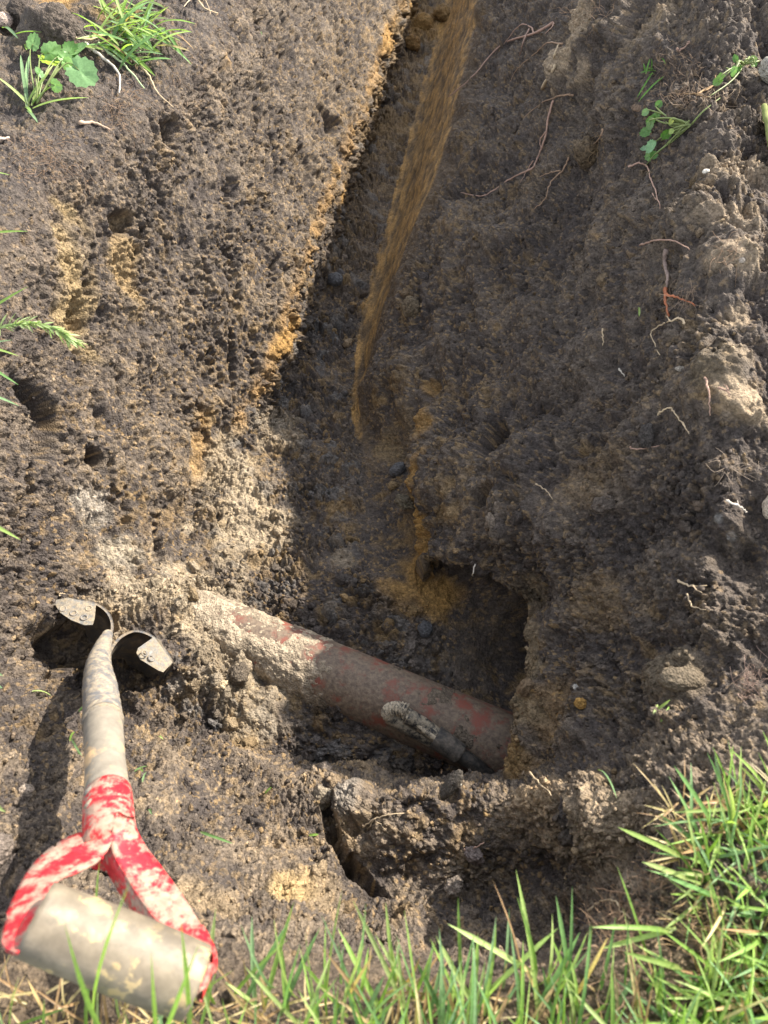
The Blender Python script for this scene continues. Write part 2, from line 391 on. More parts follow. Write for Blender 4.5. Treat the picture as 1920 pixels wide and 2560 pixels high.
# ---- dents and swellings seen in the photograph: (u, v, radius m, height m, optional stretch towards)
for f in [(815, 2020, .009, -.035, (832, 2080)), (832, 2075, .010, -.045, (850, 2140)), (862, 2130, .009, -.04, (890, 2175)), (900, 2180, .010, -.04, (935, 2210)), (940, 2215, .008, -.03, (975, 2235)), (880, 2015, .035, .022), (1000, 2100, .045, .018),
          (1160, 2160, .05, .014), (1120, 1985, .016, -.02), (230, 1150, .02, -.05), (95, 1035, .028, -.05, (80, 930)), (190, 790, .02, -.04, (195, 700)),
          (300, 560, .03, -.03), (420, 330, .03, -.03), (820, 300, .045, -.03), (760, 420, .05, -.025), (1690, 1700, .045, .028), (1610, 1560, .03, .014),
          (1330, 1340, .05, .012), (1100, 800, .04, .02), (1140, 690, .03, -.02), (1228, 1080, .020, -.05, (1208, 1420)), (1225, 1250, .020, -.04, (1208, 1440)), (1320, 1180, .06, .028, (1300, 1480)), (1120, 1150, .035, .014, (1090, 1380)), (190, 1615, .045, -.04), (120, 1640, .05, -.025), (335, 1665, .04, -.035), (1140, 1200, .03, .012, (1100, 1400)), (1840, 1390, .03, -.03),
          (1740, 850, .05, .004), (740, 2360, .02, -.03), (850, 2330, .018, -.025), (980, 2285, .016, -.02), (620, 2230, .02, -.02),
          (130, 100, .06, .05), (40, 80, .04, -.05), (60, 2150, .07, .03), (1720, 560, .05, .012), (1830, 640, .04, .012), (1490, 110, .13, .055), (1430, 200, .06, .02), (1820, 460, .05, .018), (1840, 690, .03, .016), (1850, 900, .02, .006), (1858, 1020, .022, .016),
          (470, 1650, .06, .032), (400, 1500, .07, .026), (520, 1470, .04, .014), (560, 1715, .05, .024), (650, 1760, .04, .012), (600, 1470, .05, .012), (430, 1210, .03, .012), (1480, 2080, .05, .02), (1350, 2330, .05, -.04), (1120, 2380, .05, -.03)]:
    disp += f[3] * splat(*f[:3], warp=.55 if f[3] < -.015 and f[0] < 830 and f[1] < 1200 else .25, stretch=f[4] if len(f) > 4 else None)
disp = disp * (1 - .7 * lawn)
# ---- colour: dark topsoil over ochre clay, grey clay lumps, dry crumbs (the dry tone also paints sunlight onto the ridge)
TOP, BRN, OCH, GRY, DRY_SUNLIT = [np.array(k, np.float32) for k in ((.062, .051, .046), (.12, .096, .076), (.25, .165, .075), (.12, .115, .112), (.32, .245, .165))]
zz = q[:, 2]
deep = sstep(-.12, -.50, zz)
cl = np.clip(.30 + .55 * n_big + .45 * n_mid + .30 * (ra - .5) + .35 * (rb - .5), 0, 1)
col = TOP + (BRN - TOP) * cl[:, None]
och = np.clip(1.5 * (perlin(q, 14, 51) * .6 + perlin(q, 40, 52) * .5 + .55 * (rb - .5) - .40 + .36 * deep), 0, .8)
och = np.maximum(och, np.clip((rc_ - .82) * 6, 0, .75) * np.clip(.5 + deep, 0, 1))
far_ = floor_ * sstep(6.0, 3.4, r_); och = np.maximum(och, far_ * np.clip(.45 + .7 * (ra - .4) + .5 * n_mid, 0, .9))
col += (OCH * .8 - col) * och[:, None]
gry = np.clip((ra - .72) * 3.0, 0, .7) * floor_
col += (GRY - col) * gry[:, None]
dry = np.clip(.15 + .6 * perlin(q, 18, 61) + .5 * (rb - .45) + .3 * (rc_ - .5), 0, .6) * np.clip(wallL * .6 + near * .8 + .25 * right, 0, 1)
col += (DRY_SUNLIT - col) * (dry * .75)[:, None]
s_w = np.clip(sstep(.30, .75, strip + .34 * n_mid + .25 * n_big) * (.9 + .2 * n_str), 0, .96); s_c = np.clip(.55 + .85 * n_str + .3 * n_mid, 0, 1)[:, None]
col = col + ((np.array([.115, .078, .042]) * (1 - s_c) + OCH * np.array([1.4, 1.27, 1.0]) * s_c) - col) * s_w[:, None]
col = col + (np.array([.105, .074, .046]) - col) * np.clip(band * (.85 + .6 * n_str + .5 * n_mid) * (1 - s_w), 0, .8)[:, None]
edge = sstep(4.72, 4.9, c) * (1 - sstep(5.0, 5.15, c)) * sstep(2.5, 3, r_) * (1 - sstep(7.3, 8.2, r_)); col = col + (OCH * np.array([1.25, 1.15, 1.0]) - col) * np.clip(edge * (.4 + .9 * n_mid), 0, .65)[:, None]  # ochre clay lip, with a golden sunlit rim painted into its colour
def paint(u, v, rad, colour, k, stretch=None, warp=.6):
    global col
    w = splat(u, v, rad, warp, stretch) * k; col = col + (np.array(colour, np.float32) - col) * w[:, None]
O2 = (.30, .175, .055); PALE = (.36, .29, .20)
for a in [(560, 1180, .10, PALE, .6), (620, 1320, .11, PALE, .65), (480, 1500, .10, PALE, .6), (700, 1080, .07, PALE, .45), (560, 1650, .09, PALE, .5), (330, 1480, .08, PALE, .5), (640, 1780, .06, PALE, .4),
          (1030, 1420, .035, O2, .8, (1060, 1200)), (1090, 1500, .05, O2, .75), (1000, 1480, .05, O2, .5), (1200, 1620, .07, (.06, .048, .038), .6),
          (1060, 60, .16, O2, .6), (960, 300, .12, OCH, .35), (700, 860, .03, O2, .8, (760, 740)), (850, 480, .03, O2, .7, (910, 330)), (960, 110, .04, O2, .8, (930, 190)),
          (180, 720, .05, (.33, .24, .12), .7, (190, 860)), (310, 660, .035, (.33, .23, .11), .6, (315, 740)), (500, 1120, .03, O2, .55, (495, 1230)),
          (980, 1120, .05, (.2, .14, .07), .6), (1010, 1060, .04, (.2, .14, .07), .4), (1300, 1500, .05, (.17, .12, .06), .4), (1370, 1780, .06, O2, .3), (1335, 1600, .03, (.19, .145, .09), .75), (1345, 1690, .03, (.19, .145, .09), .75), (1325, 1790, .035, (.19, .145, .09), .75), (1290, 1890, .035, (.2, .145, .08), .7), (1078, 960, .02, O2, .55), (1066, 1060, .022, O2, .7, (1055, 1160)), (1050, 1200, .022, O2, .8, (1042, 1300)), (1040, 1330, .025, O2, .85, (1034, 1400)), (1120, 1500, .035, O2, .6), (1290, 1900, .04, O2, .4), (1330, 1990, .035, O2, .4),
          (1500, 1500, .05, OCH, .3), (1450, 950, .08, BRN, .5), (1500, 1180, .07, OCH, .25), (1690, 1700, .04, (.14, .11, .075), .9), (1800, 920, .035, (.13, .10, .06), .5),
          (1830, 1340, .005, (.4, .39, .37), .3), (1800, 1300, .006, (.4, .4, .38), .3),
          (880, 2010, .022, (.15, .145, .14), .85), (430, 1720, .018, (.15, .15, .155), .4), (850, 700, .02, (.10, .10, .105), .8), (1000, 1180, .015, (.12, .12, .125), .7), (860, 1400, .025, (.25, .2, .14), .6),
          (230, 1280, .04, (.34, .3, .25), .6), (300, 1400, .05, (.32, .28, .22), .5), (760, 2240, .05, (.27, .2, .12), .5), (720, 2240, .03, (.4, .28, .13), .6), (480, 2260, .05, (.3, .22, .13), .6),
          (1830, 450, .05, DRY_SUNLIT, .6), (1845, 560, .035, DRY_SUNLIT, .5), (1848, 680, .035, DRY_SUNLIT, .6), (1848, 780, .025, DRY_SUNLIT, .6), (1850, 900, .02, DRY_SUNLIT, .5), (1852, 1020, .03, DRY_SUNLIT, .9), (1480, 110, .10, DRY_SUNLIT, .75), (1420, 210, .05, DRY_SUNLIT, .6), (1620, 60, .05, DRY_SUNLIT, .4), (900, 2060, .05, DRY_SUNLIT, .3), (1350, 2040, .06, DRY_SUNLIT, .55), (1500, 2055, .05, DRY_SUNLIT, .6), (1600, 2075, .04, DRY_SUNLIT, .5), (130, 10, .07, (.42, .25, .08), .6), (300, 40, .05, (.3, .19, .08), .5)]:  # pale splats paint sunlit tops into the right ridge and upper right patch
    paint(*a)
root_mat = sstep(-.16, -.02, zz) * (wallL + right * .4)
col = col * (1 + .0 * root_mat)[:, None] + np.array([.05, .03, .015], np.float32) * (root_mat * np.clip(perlin(qa, 90, 71), 0, 1))[:, None]
col += (np.array([.10, .072, .045], np.float32) - col) * (lawn * .6)[:, None]
col *= (.80 + .46 * rc_)[:, None] * (1 + .22 * n_fine)[:, None]
col = np.clip(col, .015, .75)
full = np.tile(np.array([.09, .075, .045], np.float32), (len(pf), 1)); full[A] = col
dfull = np.zeros(len(pf)); dfull[A] = disp
pd = pf + nf_ * dfull[:, None]
Gd = pd.reshape(nr, nc, 3)
nd = grid_normals(Gd).reshape(-1, 3)
pick = Picker(pd, nd)
def soil_patch(name, r0, r1, c0, c1, label, holes=None):
    """the part of the loft between lattice lines, as one mesh"""
    i0, i1 = np.searchsorted(tr, r0 - 1e-6), np.searchsorted(tr, r1 - 1e-6); j0, j1 = np.searchsorted(tc, c0 - 1e-6), np.searchsorted(tc, c1 - 1e-6)
    i1, j1 = min(i1, nr - 1), min(j1, nc - 1)
    I, J = np.meshgrid(np.arange(i0, i1 + 1), np.arange(j0, j1 + 1), indexing='ij'); h, w = I.shape
    idx = (I * nc + J).ravel(); k = np.arange(h * w).reshape(h, w)
    Fc = np.stack([k[:-1, :-1], k[1:, :-1], k[1:, 1:], k[:-1, 1:]], -1).reshape(-1, 4)
    o = obj(name, pd[idx], Fc, SOIL, None, full[idx])
    return tag(o, label, None, None, 'structure')
NB = 15.0
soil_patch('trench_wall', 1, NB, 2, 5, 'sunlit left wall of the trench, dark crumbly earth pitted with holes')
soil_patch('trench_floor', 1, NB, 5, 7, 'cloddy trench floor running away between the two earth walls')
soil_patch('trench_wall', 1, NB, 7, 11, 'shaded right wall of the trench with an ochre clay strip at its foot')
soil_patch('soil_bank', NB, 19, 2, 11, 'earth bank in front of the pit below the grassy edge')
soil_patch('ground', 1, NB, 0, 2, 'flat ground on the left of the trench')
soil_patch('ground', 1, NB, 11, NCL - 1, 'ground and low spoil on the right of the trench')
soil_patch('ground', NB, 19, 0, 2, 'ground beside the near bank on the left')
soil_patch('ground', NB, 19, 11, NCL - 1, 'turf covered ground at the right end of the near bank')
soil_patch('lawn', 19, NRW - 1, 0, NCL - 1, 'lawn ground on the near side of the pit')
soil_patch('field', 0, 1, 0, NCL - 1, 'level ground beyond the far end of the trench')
# ------------------------------------------------------------------ buried drain pipe with its crust of mud
def mud_plastic(name, base, mud, scale, lo, hi, rough=.45, coat=0.0, bump=.4, stretch=None):
    """plastic, paint or steel under caked mud: broad smears broken up by crisp flakes, with scratches"""
    m, nt, b = material(name)
    co = nt.nodes.new('ShaderNodeNewGeometry').outputs['Position']
    if stretch is not None:
        mp = N(nt, 'ShaderNodeMapping'); nt.links.new(co, mp.inputs[0]); mp.inputs['Rotation'].default_value = stretch[0]; mp.inputs['Scale'].default_value = stretch[1]; cs_ = mp.outputs[0]
    else: cs_ = co
    f = noise(nt, scale, 6, .65, cs_); f2 = noise(nt, scale * 6, 4, .65); f3 = noise(nt, scale * 2.7, 8, .75, cs_)
    ad = N(nt, 'ShaderNodeMath', operation='MULTIPLY_ADD'); nt.links.new(f3, ad.inputs[0]); ad.inputs[1].default_value = .55
    sc_ = N(nt, 'ShaderNodeMath', operation='MULTIPLY'); nt.links.new(f, sc_.inputs[0]); sc_.inputs[1].default_value = .45; nt.links.new(sc_.outputs[0], ad.inputs[2])
    k = ramp(nt, ad.outputs[0], [(lo, 0.0), (hi, 1.0)])
    mudc = mixc(nt, ramp(nt, f2, [(.3, 0.), (.7, 1.)]), tuple(c * .8 for c in mud), tuple(c * 1.45 for c in mud))
    basec = mixc(nt, ramp(nt, f2, [(.35, 0.), (.7, 1.)]), tuple(c * .8 for c in base), tuple(c * 1.15 for c in base))
    c = mixc(nt, k, basec, mudc)
    nt.links.new(c, b.inputs['Base Color'])
    nt.links.new(ramp(nt, ad.outputs[0], [(lo, rough), (hi, .9)]), b.inputs['Roughness'])
    hm = N(nt, 'ShaderNodeMath', operation='MULTIPLY_ADD'); nt.links.new(f2, hm.inputs[0]); hm.inputs[1].default_value = .6; nt.links.new(k, hm.inputs[2])
    bp = N(nt, 'ShaderNodeBump', Strength=bump, Distance=.0012); nt.links.new(hm.outputs[0], bp.inputs['Height']); nt.links.new(bp.outputs[0], b.inputs['Normal'])
    b.inputs['Specular IOR Level'].default_value = .35
    return m
PA, PB = P(560, 1580, -.492), P(1200, 1845, -.492)
pdir = unit(PB - PA); PR = .056
A0, A1 = PA - pdir * .16, PB + pdir * .30
Lp = np.linalg.norm(A1 - A0)
pside = unit(np.cross([0, 0, 1], pdir)); pup = np.cross(pdir, pside)
pipe = tag(empty('drain_pipe', (A0 + A1) / 2), 'red plastic drain pipe caked with mud, crossing the bottom of the pit', 'pipe')
def cyl_grid(ns, nt_, r0):
    s = np.linspace(0, Lp, ns); th = np.linspace(0, 2 * math.pi, nt_, endpoint=False)
    S, T = np.meshgrid(s, th, indexing='ij')
    dirv = np.cos(T)[..., None] * pside + np.sin(T)[..., None] * pup
    V = A0 + S[..., None] * pdir + dirv * r0
    k = np.arange(ns * nt_).reshape(ns, nt_); k2 = np.roll(k, -1, axis=1)
    Fc = np.stack([k[:-1], k[1:], k2[1:], k2[:-1]], -1).reshape(-1, 4)
    return V.reshape(-1, 3), dirv.reshape(-1, 3), S.ravel(), Fc
V, dv, S, Fc = cyl_grid(60, 48, PR)
def pipe_material():
    m, nt, b = material('terracotta_plastic')
    f = noise(nt, 26, 7, .68); f2 = noise(nt, 150, 5, .65); f3 = noise(nt, 9, 2, .5)
    mud = mixc(nt, ramp(nt, f2, [(.35, 0.), (.65, 1.)]), (.075, .058, .045), (.17, .13, .092))
    red = mixc(nt, ramp(nt, f2, [(.4, 0.), (.7, 1.)]), (.18, .044, .028), (.12, .048, .036))
    c = mixc(nt, ramp(nt, f, [(.38, .12), (.50, .96)]), red, mud)
    nt.links.new(c, b.inputs['Base Color'])
    b.inputs['Roughness'].default_value = .62; b.inputs['Specular IOR Level'].default_value = .3
    bp = N(nt, 'ShaderNodeBump', Strength=.6, Distance=.0025)
    mx = N(nt, 'ShaderNodeMath', operation='MULTIPLY'); nt.links.new(f2, mx.inputs[0]); nt.links.new(ramp(nt, f, [(.43, .15), (.55, 1.0)]), mx.inputs[1])
    nt.links.new(mx.outputs[0], bp.inputs['Height']); nt.links.new(bp.outputs[0], b.inputs['Normal'])
    return m
obj('pipe_barrel', V, Fc, pipe_material(), pipe)
V, dv, S, Fc = cyl_grid(420, 260, PR)
w1 = fbm(V, 22, 81, 4); w2 = fbm(V, 120, 85, 2); g1, g2, gi = worley(V, 70, 8)
left = sstep(.44, .30, S + .03 * perlin(V, 30, 88))
h = .006 * left + .0055 * (w1 - .12 - .10 * (1 - left)) + .0016 * w2 + .0012 * dome(g1, .7) * (.2 + RND[gi, 3])
back_ = sstep(.25, .75, dv @ unit(np.array([0, .8, .6]))) * sstep(.10, .2, S); h = h - .007 * left * back_ * np.clip(.6 + 2 * w1, 0, 1)
h = np.clip(h - .0022, -.006, .03)
pale = np.clip(left + .2 * w1, 0, 1)[:, None]
mcol = np.array([.085, .066, .05]) * (1 - pale) + np.array([.30, .245, .18]) * pale
mcol = mcol * (.75 + .5 * RND[gi, 3:4]) * (1 + .25 * w2[:, None])
obj('mud_crust', V + dv * h[:, None], Fc, SOIL, pipe, mcol.astype(np.float32))

# ------------------------------------------------------------------ black corrugated conduit end with its cable
BLACK = mud_plastic('black_plastic', (.016, .017, .020), (.20, .17, .125), 60, .45, .56, .32)
BLACKM = mud_plastic('black_plastic_muddy', (.016, .017, .020), (.30, .255, .19), 75, .42, .52, .4)
cz = lambda pts: [P(u, v, z) for u, v, z in pts]
duct = tag(empty('cable_duct', P(1060, 1830, -.47)), 'black corrugated duct end with a muddy cable, lying against the red pipe', 'cable duct')
p_ = smooth_path(cz([(1092, 1856, -.452), (1040, 1826, -.44), (1000, 1803, -.435), (978, 1787, -.430)]), 8)
V, Fc = tube(p_, np.linspace(.0135, .0165, len(p_)), 18, squash=(1, .9)); obj('sleeve', V, Fc, BLACK, duct)
p_ = smooth_path(cz([(1002, 1803, -.438), (980, 1791, -.43), (971, 1783, -.426), (978, 1774, -.418), (998, 1772, -.412), (1020, 1778, -.410)]), 14)
t_ = np.arange(len(p_)); V, Fc = tube(p_, .0105 + .0013 * np.sign(np.sin(t_ * 1.4)), 20); obj('corrugated_elbow', V, Fc, BLACKM, duct)
for dxp, dyp in ((0, 0), (-9, 11)):
    p_ = smooth_path(cz([(1018 + dxp, 1777 + dyp, -.412), (1050 + dxp, 1798 + dyp, -.416), (1082 + dxp, 1824 + dyp, -.423), (1110 + dxp * .5, 1850 + dyp * .5, -.432)]), 8)
    V, Fc = tube(p_, .0055, 10); obj('strand', V, Fc, BLACKM, duct)
p_ = smooth_path(cz([(1018, 1790, -.415), (1060, 1815, -.425), (1105, 1852, -.438)]), 8)
V, Fc = tube(p_, .0125, 14); obj('inner_tube', V, Fc, BLACK, duct)
p_ = smooth_path(cz([(1088, 1842, -.437), (1115, 1860, -.44), (1150, 1886, -.447)]), 8)
V, Fc = tube(p_, np.linspace(.0185, .0165, len(p_)), 18); obj('tape_wrap', V, Fc, mud_plastic('black_tape', (.02, .02, .02), (.10, .085, .07), 45, .42, .6, .5), duct)
p_ = smooth_path(cz([(1140, 1880, -.447), (1180, 1908, -.456), (1215, 1935, -.47), (1275, 1975, -.50)]), 8)
V, Fc = tube(p_, .0125, 16); obj('cable', V, Fc, mud_plastic('black_cable', (.022, .021, .02), (.085, .07, .055), 55, .48, .64, .45), duct)

# ------------------------------------------------------------------ the digging spade with its red D handle
def cs(u, v, d): return D(u, v, d)
STEEL = mud_plastic('spade_steel', (.13, .128, .13), (.23, .19, .14), 48, .45, .55, .42)
TREAD = mud_plastic('tread_steel', (.13, .128, .122), (.19, .155, .11), 55, .43, .55, .42)
STEEL_D = mud_plastic('spade_blade', (.05, .055, .065), (.17, .135, .095), 60, .42, .58, .4)
def wood_material():
    m, nt, b = material('muddy_wood')
    tc = nt.nodes.new('ShaderNodeNewGeometry').outputs['Position']
    mp = N(nt, 'ShaderNodeMapping'); nt.links.new(tc, mp.inputs[0]); mp.inputs['Scale'].default_value = (1, 1, .35)
    f = noise(nt, 26, 6, .65, mp.outputs[0]); f2 = noise(nt, 70, 5, .6); f3 = noise(nt, 13, 3, .5)
    mud = mixc(nt, ramp(nt, f2, [(.3, 0.), (.7, 1.)]), (.14, .122, .098), (.22, .192, .152))
    wd = mixc(nt, f3, (.58, .42, .24), (.34, .17, .06))
    c = mixc(nt, ramp(nt, f, [(.34, .0), (.44, 1.)]), wd, mud)
    nt.links.new(c, b.inputs['Base Color']); b.inputs['Roughness'].default_value = .72
    bp = N(nt, 'ShaderNodeBump', Strength=.35, Distance=.002); nt.links.new(f2, bp.inputs['Height']); nt.links.new(bp.outputs[0], b.inputs['Normal'])
    return m
WOOD = wood_material()
def grip_material():
    m, nt, b = material('worn_grip')
    f = noise(nt, 48, 5, .6); f2 = noise(nt, 95, 5, .6); f3 = noise(nt, 20, 3, .5)
    mud = mixc(nt, ramp(nt, f2, [(.35, 0.), (.65, 1.)]), (.115, .094, .066), (.18, .148, .106))
    yel = mixc(nt, f2, (.36, .29, .16), (.30, .21, .10))
    c = mixc(nt, ramp(nt, f, [(.565, 0.), (.60, 1.)]), mud, yel)
    c = mixc(nt, ramp(nt, noise(nt, 34, 6, .7), [(.50, 0.), (.62, .75)]), c, (.085, .07, .052))
    nt.links.new(c, b.inputs['Base Color']); b.inputs['Roughness'].default_value = .6
    bp = N(nt, 'ShaderNodeBump', Strength=.3, Distance=.0015); nt.links.new(f2, bp.inputs['Height']); nt.links.new(bp.outputs[0], b.inputs['Normal'])
    return m
RED = mud_plastic('red_enamel', (.46, .016, .026), (.25, .165, .125), 34, .475, .535, .38, bump=.25, stretch=((.6, .3, .5), (1, 1, .55)))
spade = tag(empty('spade', cs(262, 1660, 1.0)), 'muddy spade with a red D handle standing in the soil at the left', 'spade')
N0, F0 = cs(256, 1783, .8145), cs(274, 2080, .60)
sdir = unit(F0 - N0)
GL, GR_ = cs(70, 2300, .45), cs(508, 2478, .462)
gdir = unit(GR_ - GL); dn = unit(np.cross(sdir, gdir))
# shaft
t_ = np.linspace(-.02, 1.0, 40); p_ = np.array([N0 + (F0 - N0) * a for a in t_])
V, Fc = tube(p_, .0198 + .0006 * np.sin(t_ * 9), 28); obj('shaft', V, Fc, WOOD, spade)
# steel socket and neck
p_ = smooth_path([N0 + sdir * .022, N0 - sdir * .01, cs(250, 1720, .872), cs(246, 1664, .945), cs(257, 1618, 1.008), cs(270, 1584, 1.05)], 10)
rad_ = np.interp(np.linspace(0, 1, len(p_)), [0, .2, .4, .6, .8, 1], [.0213, .0211, .0205, .0165, .012, .007]) + .0004 * np.sin(np.arange(len(p_)) * 1.7)
V, Fc = tube(p_, rad_, 24); obj('socket', V, Fc, STEEL, spade)
V, Fc = tube([N0 + sdir * .020, N0 + sdir * .026], [.0222, .0222], 28); obj('socket_ring', V, Fc, TREAD, spade)
# blade: the bent top edge swept down into the soil
BD = unit(cs(233, 1648, 1.155) - cs(265, 1570, 1.07))
def sheet(edge, length, thick, nrm_ref, taper=0.0, ns=10):
    e = smooth_path(edge, 8); n = len(e); V = []; Fc = []; ctr = e.mean(0)
    tn = np.gradient(e, axis=0)
    for side in (0, 1):
        for j in range(ns + 1):
            for i in range(n):
                nn = unit(np.cross(tn[i], BD))
                q0 = e[i] + (ctr - e[i]) * (taper * (j / ns) ** 2)
                V.append(q0 + BD * length * j / ns + nn * thick * (side - .5))
    m_ = (ns + 1) * n
    for side in (0, 1):
        for j in range(ns):
            for i in range(n - 1):
                a = side * m_ + j * n + i; f = (a, a + 1, a + n + 1, a + n); Fc.append(f if side else f[::-1])
    for i in range(n - 1):
        for j in (0, ns):
            a = j * n + i; f = (a, a + 1, m_ + a + 1, m_ + a); Fc.append(f if j else f[::-1])
    for j in range(ns):
        for i in (0, n - 1):
            a = j * n + i; f = (a, a + n, m_ + a + n, m_ + a); Fc.append(f if i == 0 else f[::-1])
    return V, Fc
blade = MB()
V, Fc = sheet([cs(128, 1512, 1.075), cs(180, 1500, 1.075), cs(232, 1506, 1.07), cs(268, 1530, 1.065), cs(281, 1565, 1.06), cs(270, 1605, 1.03), cs(248, 1648, .985), cs(228, 1680, .955)], .26, .0042, None)
blade.add(V, Fc)
V, Fc = sheet([cs(272, 1672, .965), cs(272, 1645, .99), cs(284, 1614, 1.035), cs(306, 1590, 1.07), cs(340, 1577, 1.08), cs(380, 1590, 1.085), cs(412, 1622, 1.09), cs(432, 1655, 1.09)], .26, .0042, None)
blade.add(V, Fc); blade.build('blade', STEEL_D, spade)
def plate(poly, thick, nrm):
    poly = np.array(poly); n = len(poly); V = np.vstack([poly, poly + nrm * thick])
    Fc = [tuple(range(n)), tuple(range(2 * n - 1, n - 1, -1))] + [(i, i + n, (i + 1) % n + n, (i + 1) % n) for i in range(n)]
    return V, Fc
tn_ = unit(CAM - cs(260, 1580, 1.07))
tread_polys = [[(140, 1500, 1.062), (170, 1494, 1.064), (240, 1511, 1.064), (237, 1545, 1.045), (232, 1562, 1.035), (212, 1563, 1.033), (178, 1550, 1.036), (150, 1531, 1.045), (139, 1513, 1.055)],
               [(385, 1592, 1.078), (402, 1600, 1.08), (410, 1625, 1.08), (431, 1656, 1.078), (408, 1680, 1.055), (396, 1676, 1.05), (350, 1648, 1.046), (341, 1632, 1.05), (345, 1620, 1.056)]]
hole_pts = [[(158, 1522), (184, 1533), (222, 1521), (210, 1544)], [(361, 1633), (404, 1660), (378, 1646)]]
for poly, hp in zip(tread_polys, hole_pts):
    V, Fc = plate([cs(*k) for k in poly], .0032, tn_)
    tr_o = obj('tread', V, Fc, TREAD, spade, smooth=False)
    md = np.mean([cs(*k) for k in poly], axis=0); pl_n = unit(np.cross(V[2] - V[0], V[5] - V[0])); pl_n = pl_n if pl_n.dot(tn_) > 0 else -pl_n
    for u, v in hp:
        ray = unit(cs(u, v, 1.0) - CAM); c0 = CAM + ray * ((md + tn_ * .0036 - CAM).dot(pl_n) / ray.dot(pl_n))
        a = unit(np.cross(pl_n, [0, 0, 1.])); b_ = np.cross(pl_n, a)
        ring = [c0 + (a * math.cos(t) + b_ * math.sin(t)) * .0045 for t in np.linspace(0, 2 * math.pi, 17)]
        V, Fc = tube(ring, .0012, 6, caps=False); obj('stud', V, Fc, STEEL, tr_o)
# red handle: sleeve, two straps, grip, rivets
p_ = [F0 + (N0 - F0) * a for a in np.linspace(.24, -.09, 12)]
V, Fc = tube(p_, .0214, 28); obj('handle_sleeve', V, Fc, RED, spade)
for a in (.17, .08):
    c0 = F0 + (N0 - F0) * a; sd = unit(-gdir * .95 + dn * .2 - sdir * .1)
    V, Fc = tube([c0 + sd * .019, c0 + sd * .0235, c0 + sd * .0245], [.005, .005, .0025], 12); obj('rivet', V, Fc, TREAD, spade)
def strap(edges, name, thick=.0024, bulge=.0035):
    """a bent steel strip ruled between traced edge lines (outer edge, inner edge, optional folded flange)"""
    E = [smooth_path([cs(*k) for k in e], 8) for e in edges]; n = min(len(e) for e in E); E = [e[np.linspace(0, len(e) - 1, n).round().astype(int)] for e in E]
    V = []; Fc = []; K = 7
    fwd = np.array([0, CP, -SP])
    for i in range(n):
        prof = [E[0][i] + (E[1][i] - E[0][i]) * s - fwd * bulge * (1 - (2 * s - 1) ** 2) for s in np.linspace(0, 1, K)]
        if len(E) > 2: prof += [E[1][i] + (E[2][i] - E[1][i]) * s for s in (.5, 1)]
        prof = np.array(prof); tn = unit(E[0][min(i + 1, n - 1)] - E[0][max(i - 1, 0)])
        nn = np.array([unit(np.cross(w, tn)) for w in np.gradient(prof, axis=0)])
        nn = nn * np.where((nn @ fwd) < 0, -1, 1)[:, None]
        V += list(prof) + list((prof + nn * thick)[::-1])
    M = len(V) // n
    for i in range(n - 1):
        for j in range(M):
            j2 = (j + 1) % M; Fc.append((i * M + j, i * M + j2, (i + 1) * M + j2, (i + 1) * M + j))
    Fc += [tuple(range(M))[::-1], tuple((n - 1) * M + j for j in range(M))]
    return obj(name, V, Fc, RED, spade)
strap([[(216, 2050, .606), (208, 2082, .60), (166, 2101, .585), (120, 2130, .565), (83, 2167, .54), (58, 2205, .515), (31, 2260, .482), (12, 2310, .455), (2, 2348, .44)],
       [(299, 2030, .592), (290, 2075, .58), (275, 2118, .565), (247, 2155, .55), (200, 2182, .53), (147, 2205, .508), (128, 2252, .475), (108, 2296, .452), (46, 2378, .43)]], 'handle_strap')
strap([[(332, 2047, .60), (359, 2105, .585), (405, 2167, .565), (451, 2229, .545), (490, 2290, .522), (521, 2348, .50), (536, 2391, .485), (530, 2440, .468), (505, 2505, .452)],
       [(290, 2030, .588), (280, 2120, .565), (318, 2196, .545), (359, 2260, .523), (400, 2312, .505), (455, 2350, .488), (513, 2372, .474), (524, 2402, .464), (500, 2470, .447)],
       [(280, 2040, .60), (256, 2140, .580), (290, 2220, .560), (335, 2285, .54), (395, 2335, .52), (455, 2375, .50), (505, 2400, .485), (512, 2430, .476), (490, 2490, .462)]], 'handle_strap')
GL, GR_ = cs(94, 2300, .452), cs(490, 2455, .466)
p_ = np.array([GL + (GR_ - GL) * a for a in np.linspace(-.02, 1.0, 30)])
s_ = np.linspace(-1, 1, 30)
V, Fc = tube(p_, .0222 + .0012 * (1 - s_ ** 2), 36); obj('grip', V, Fc, grip_material(), spade)
# ------------------------------------------------------------------ grass
def leaf_material(name, trans=.35, rough=.5):
    m, nt, b = material(name)
    at = N(nt, 'ShaderNodeVertexColor', layer_name='Col').outputs['Color']
    f = noise(nt, 300, 3, .6); c = mixc(nt, 1.0, at, ramp(nt, f, [(.3, .8), (.7, 1.15)]), 'MULTIPLY')
    nt.links.new(c, b.inputs['Base Color']); b.inputs['Roughness'].default_value = rough; b.inputs['Specular IOR Level'].default_value = .35
    tr_ = N(nt, 'ShaderNodeBsdfTranslucent'); g = mixc(nt, 1.0, c, (1.15, 1.25, .55), 'MULTIPLY'); nt.links.new(g, tr_.inputs['Color'])
    mx = N(nt, 'ShaderNodeMixShader'); mx.inputs[0].default_value = trans
    nt.links.new(b.outputs[0], mx.inputs[1]); nt.links.new(tr_.outputs[0], mx.inputs[2]); nt.links.new(mx.outputs[0], nt.nodes['Material Output'].inputs['Surface'])
    return m
GRASS = leaf_material('grass_blade', .45, .38)
LEAF = leaf_material('weed_leaf', .3, .4)
GREENS = np.array([(.18, .30, .065), (.24, .38, .09), (.14, .26, .09), (.20, .32, .16), (.29, .41, .12), (.33, .42, .16)])
DEAD = np.array([(.42, .31, .16), (.34, .22, .12), (.48, .40, .22)])
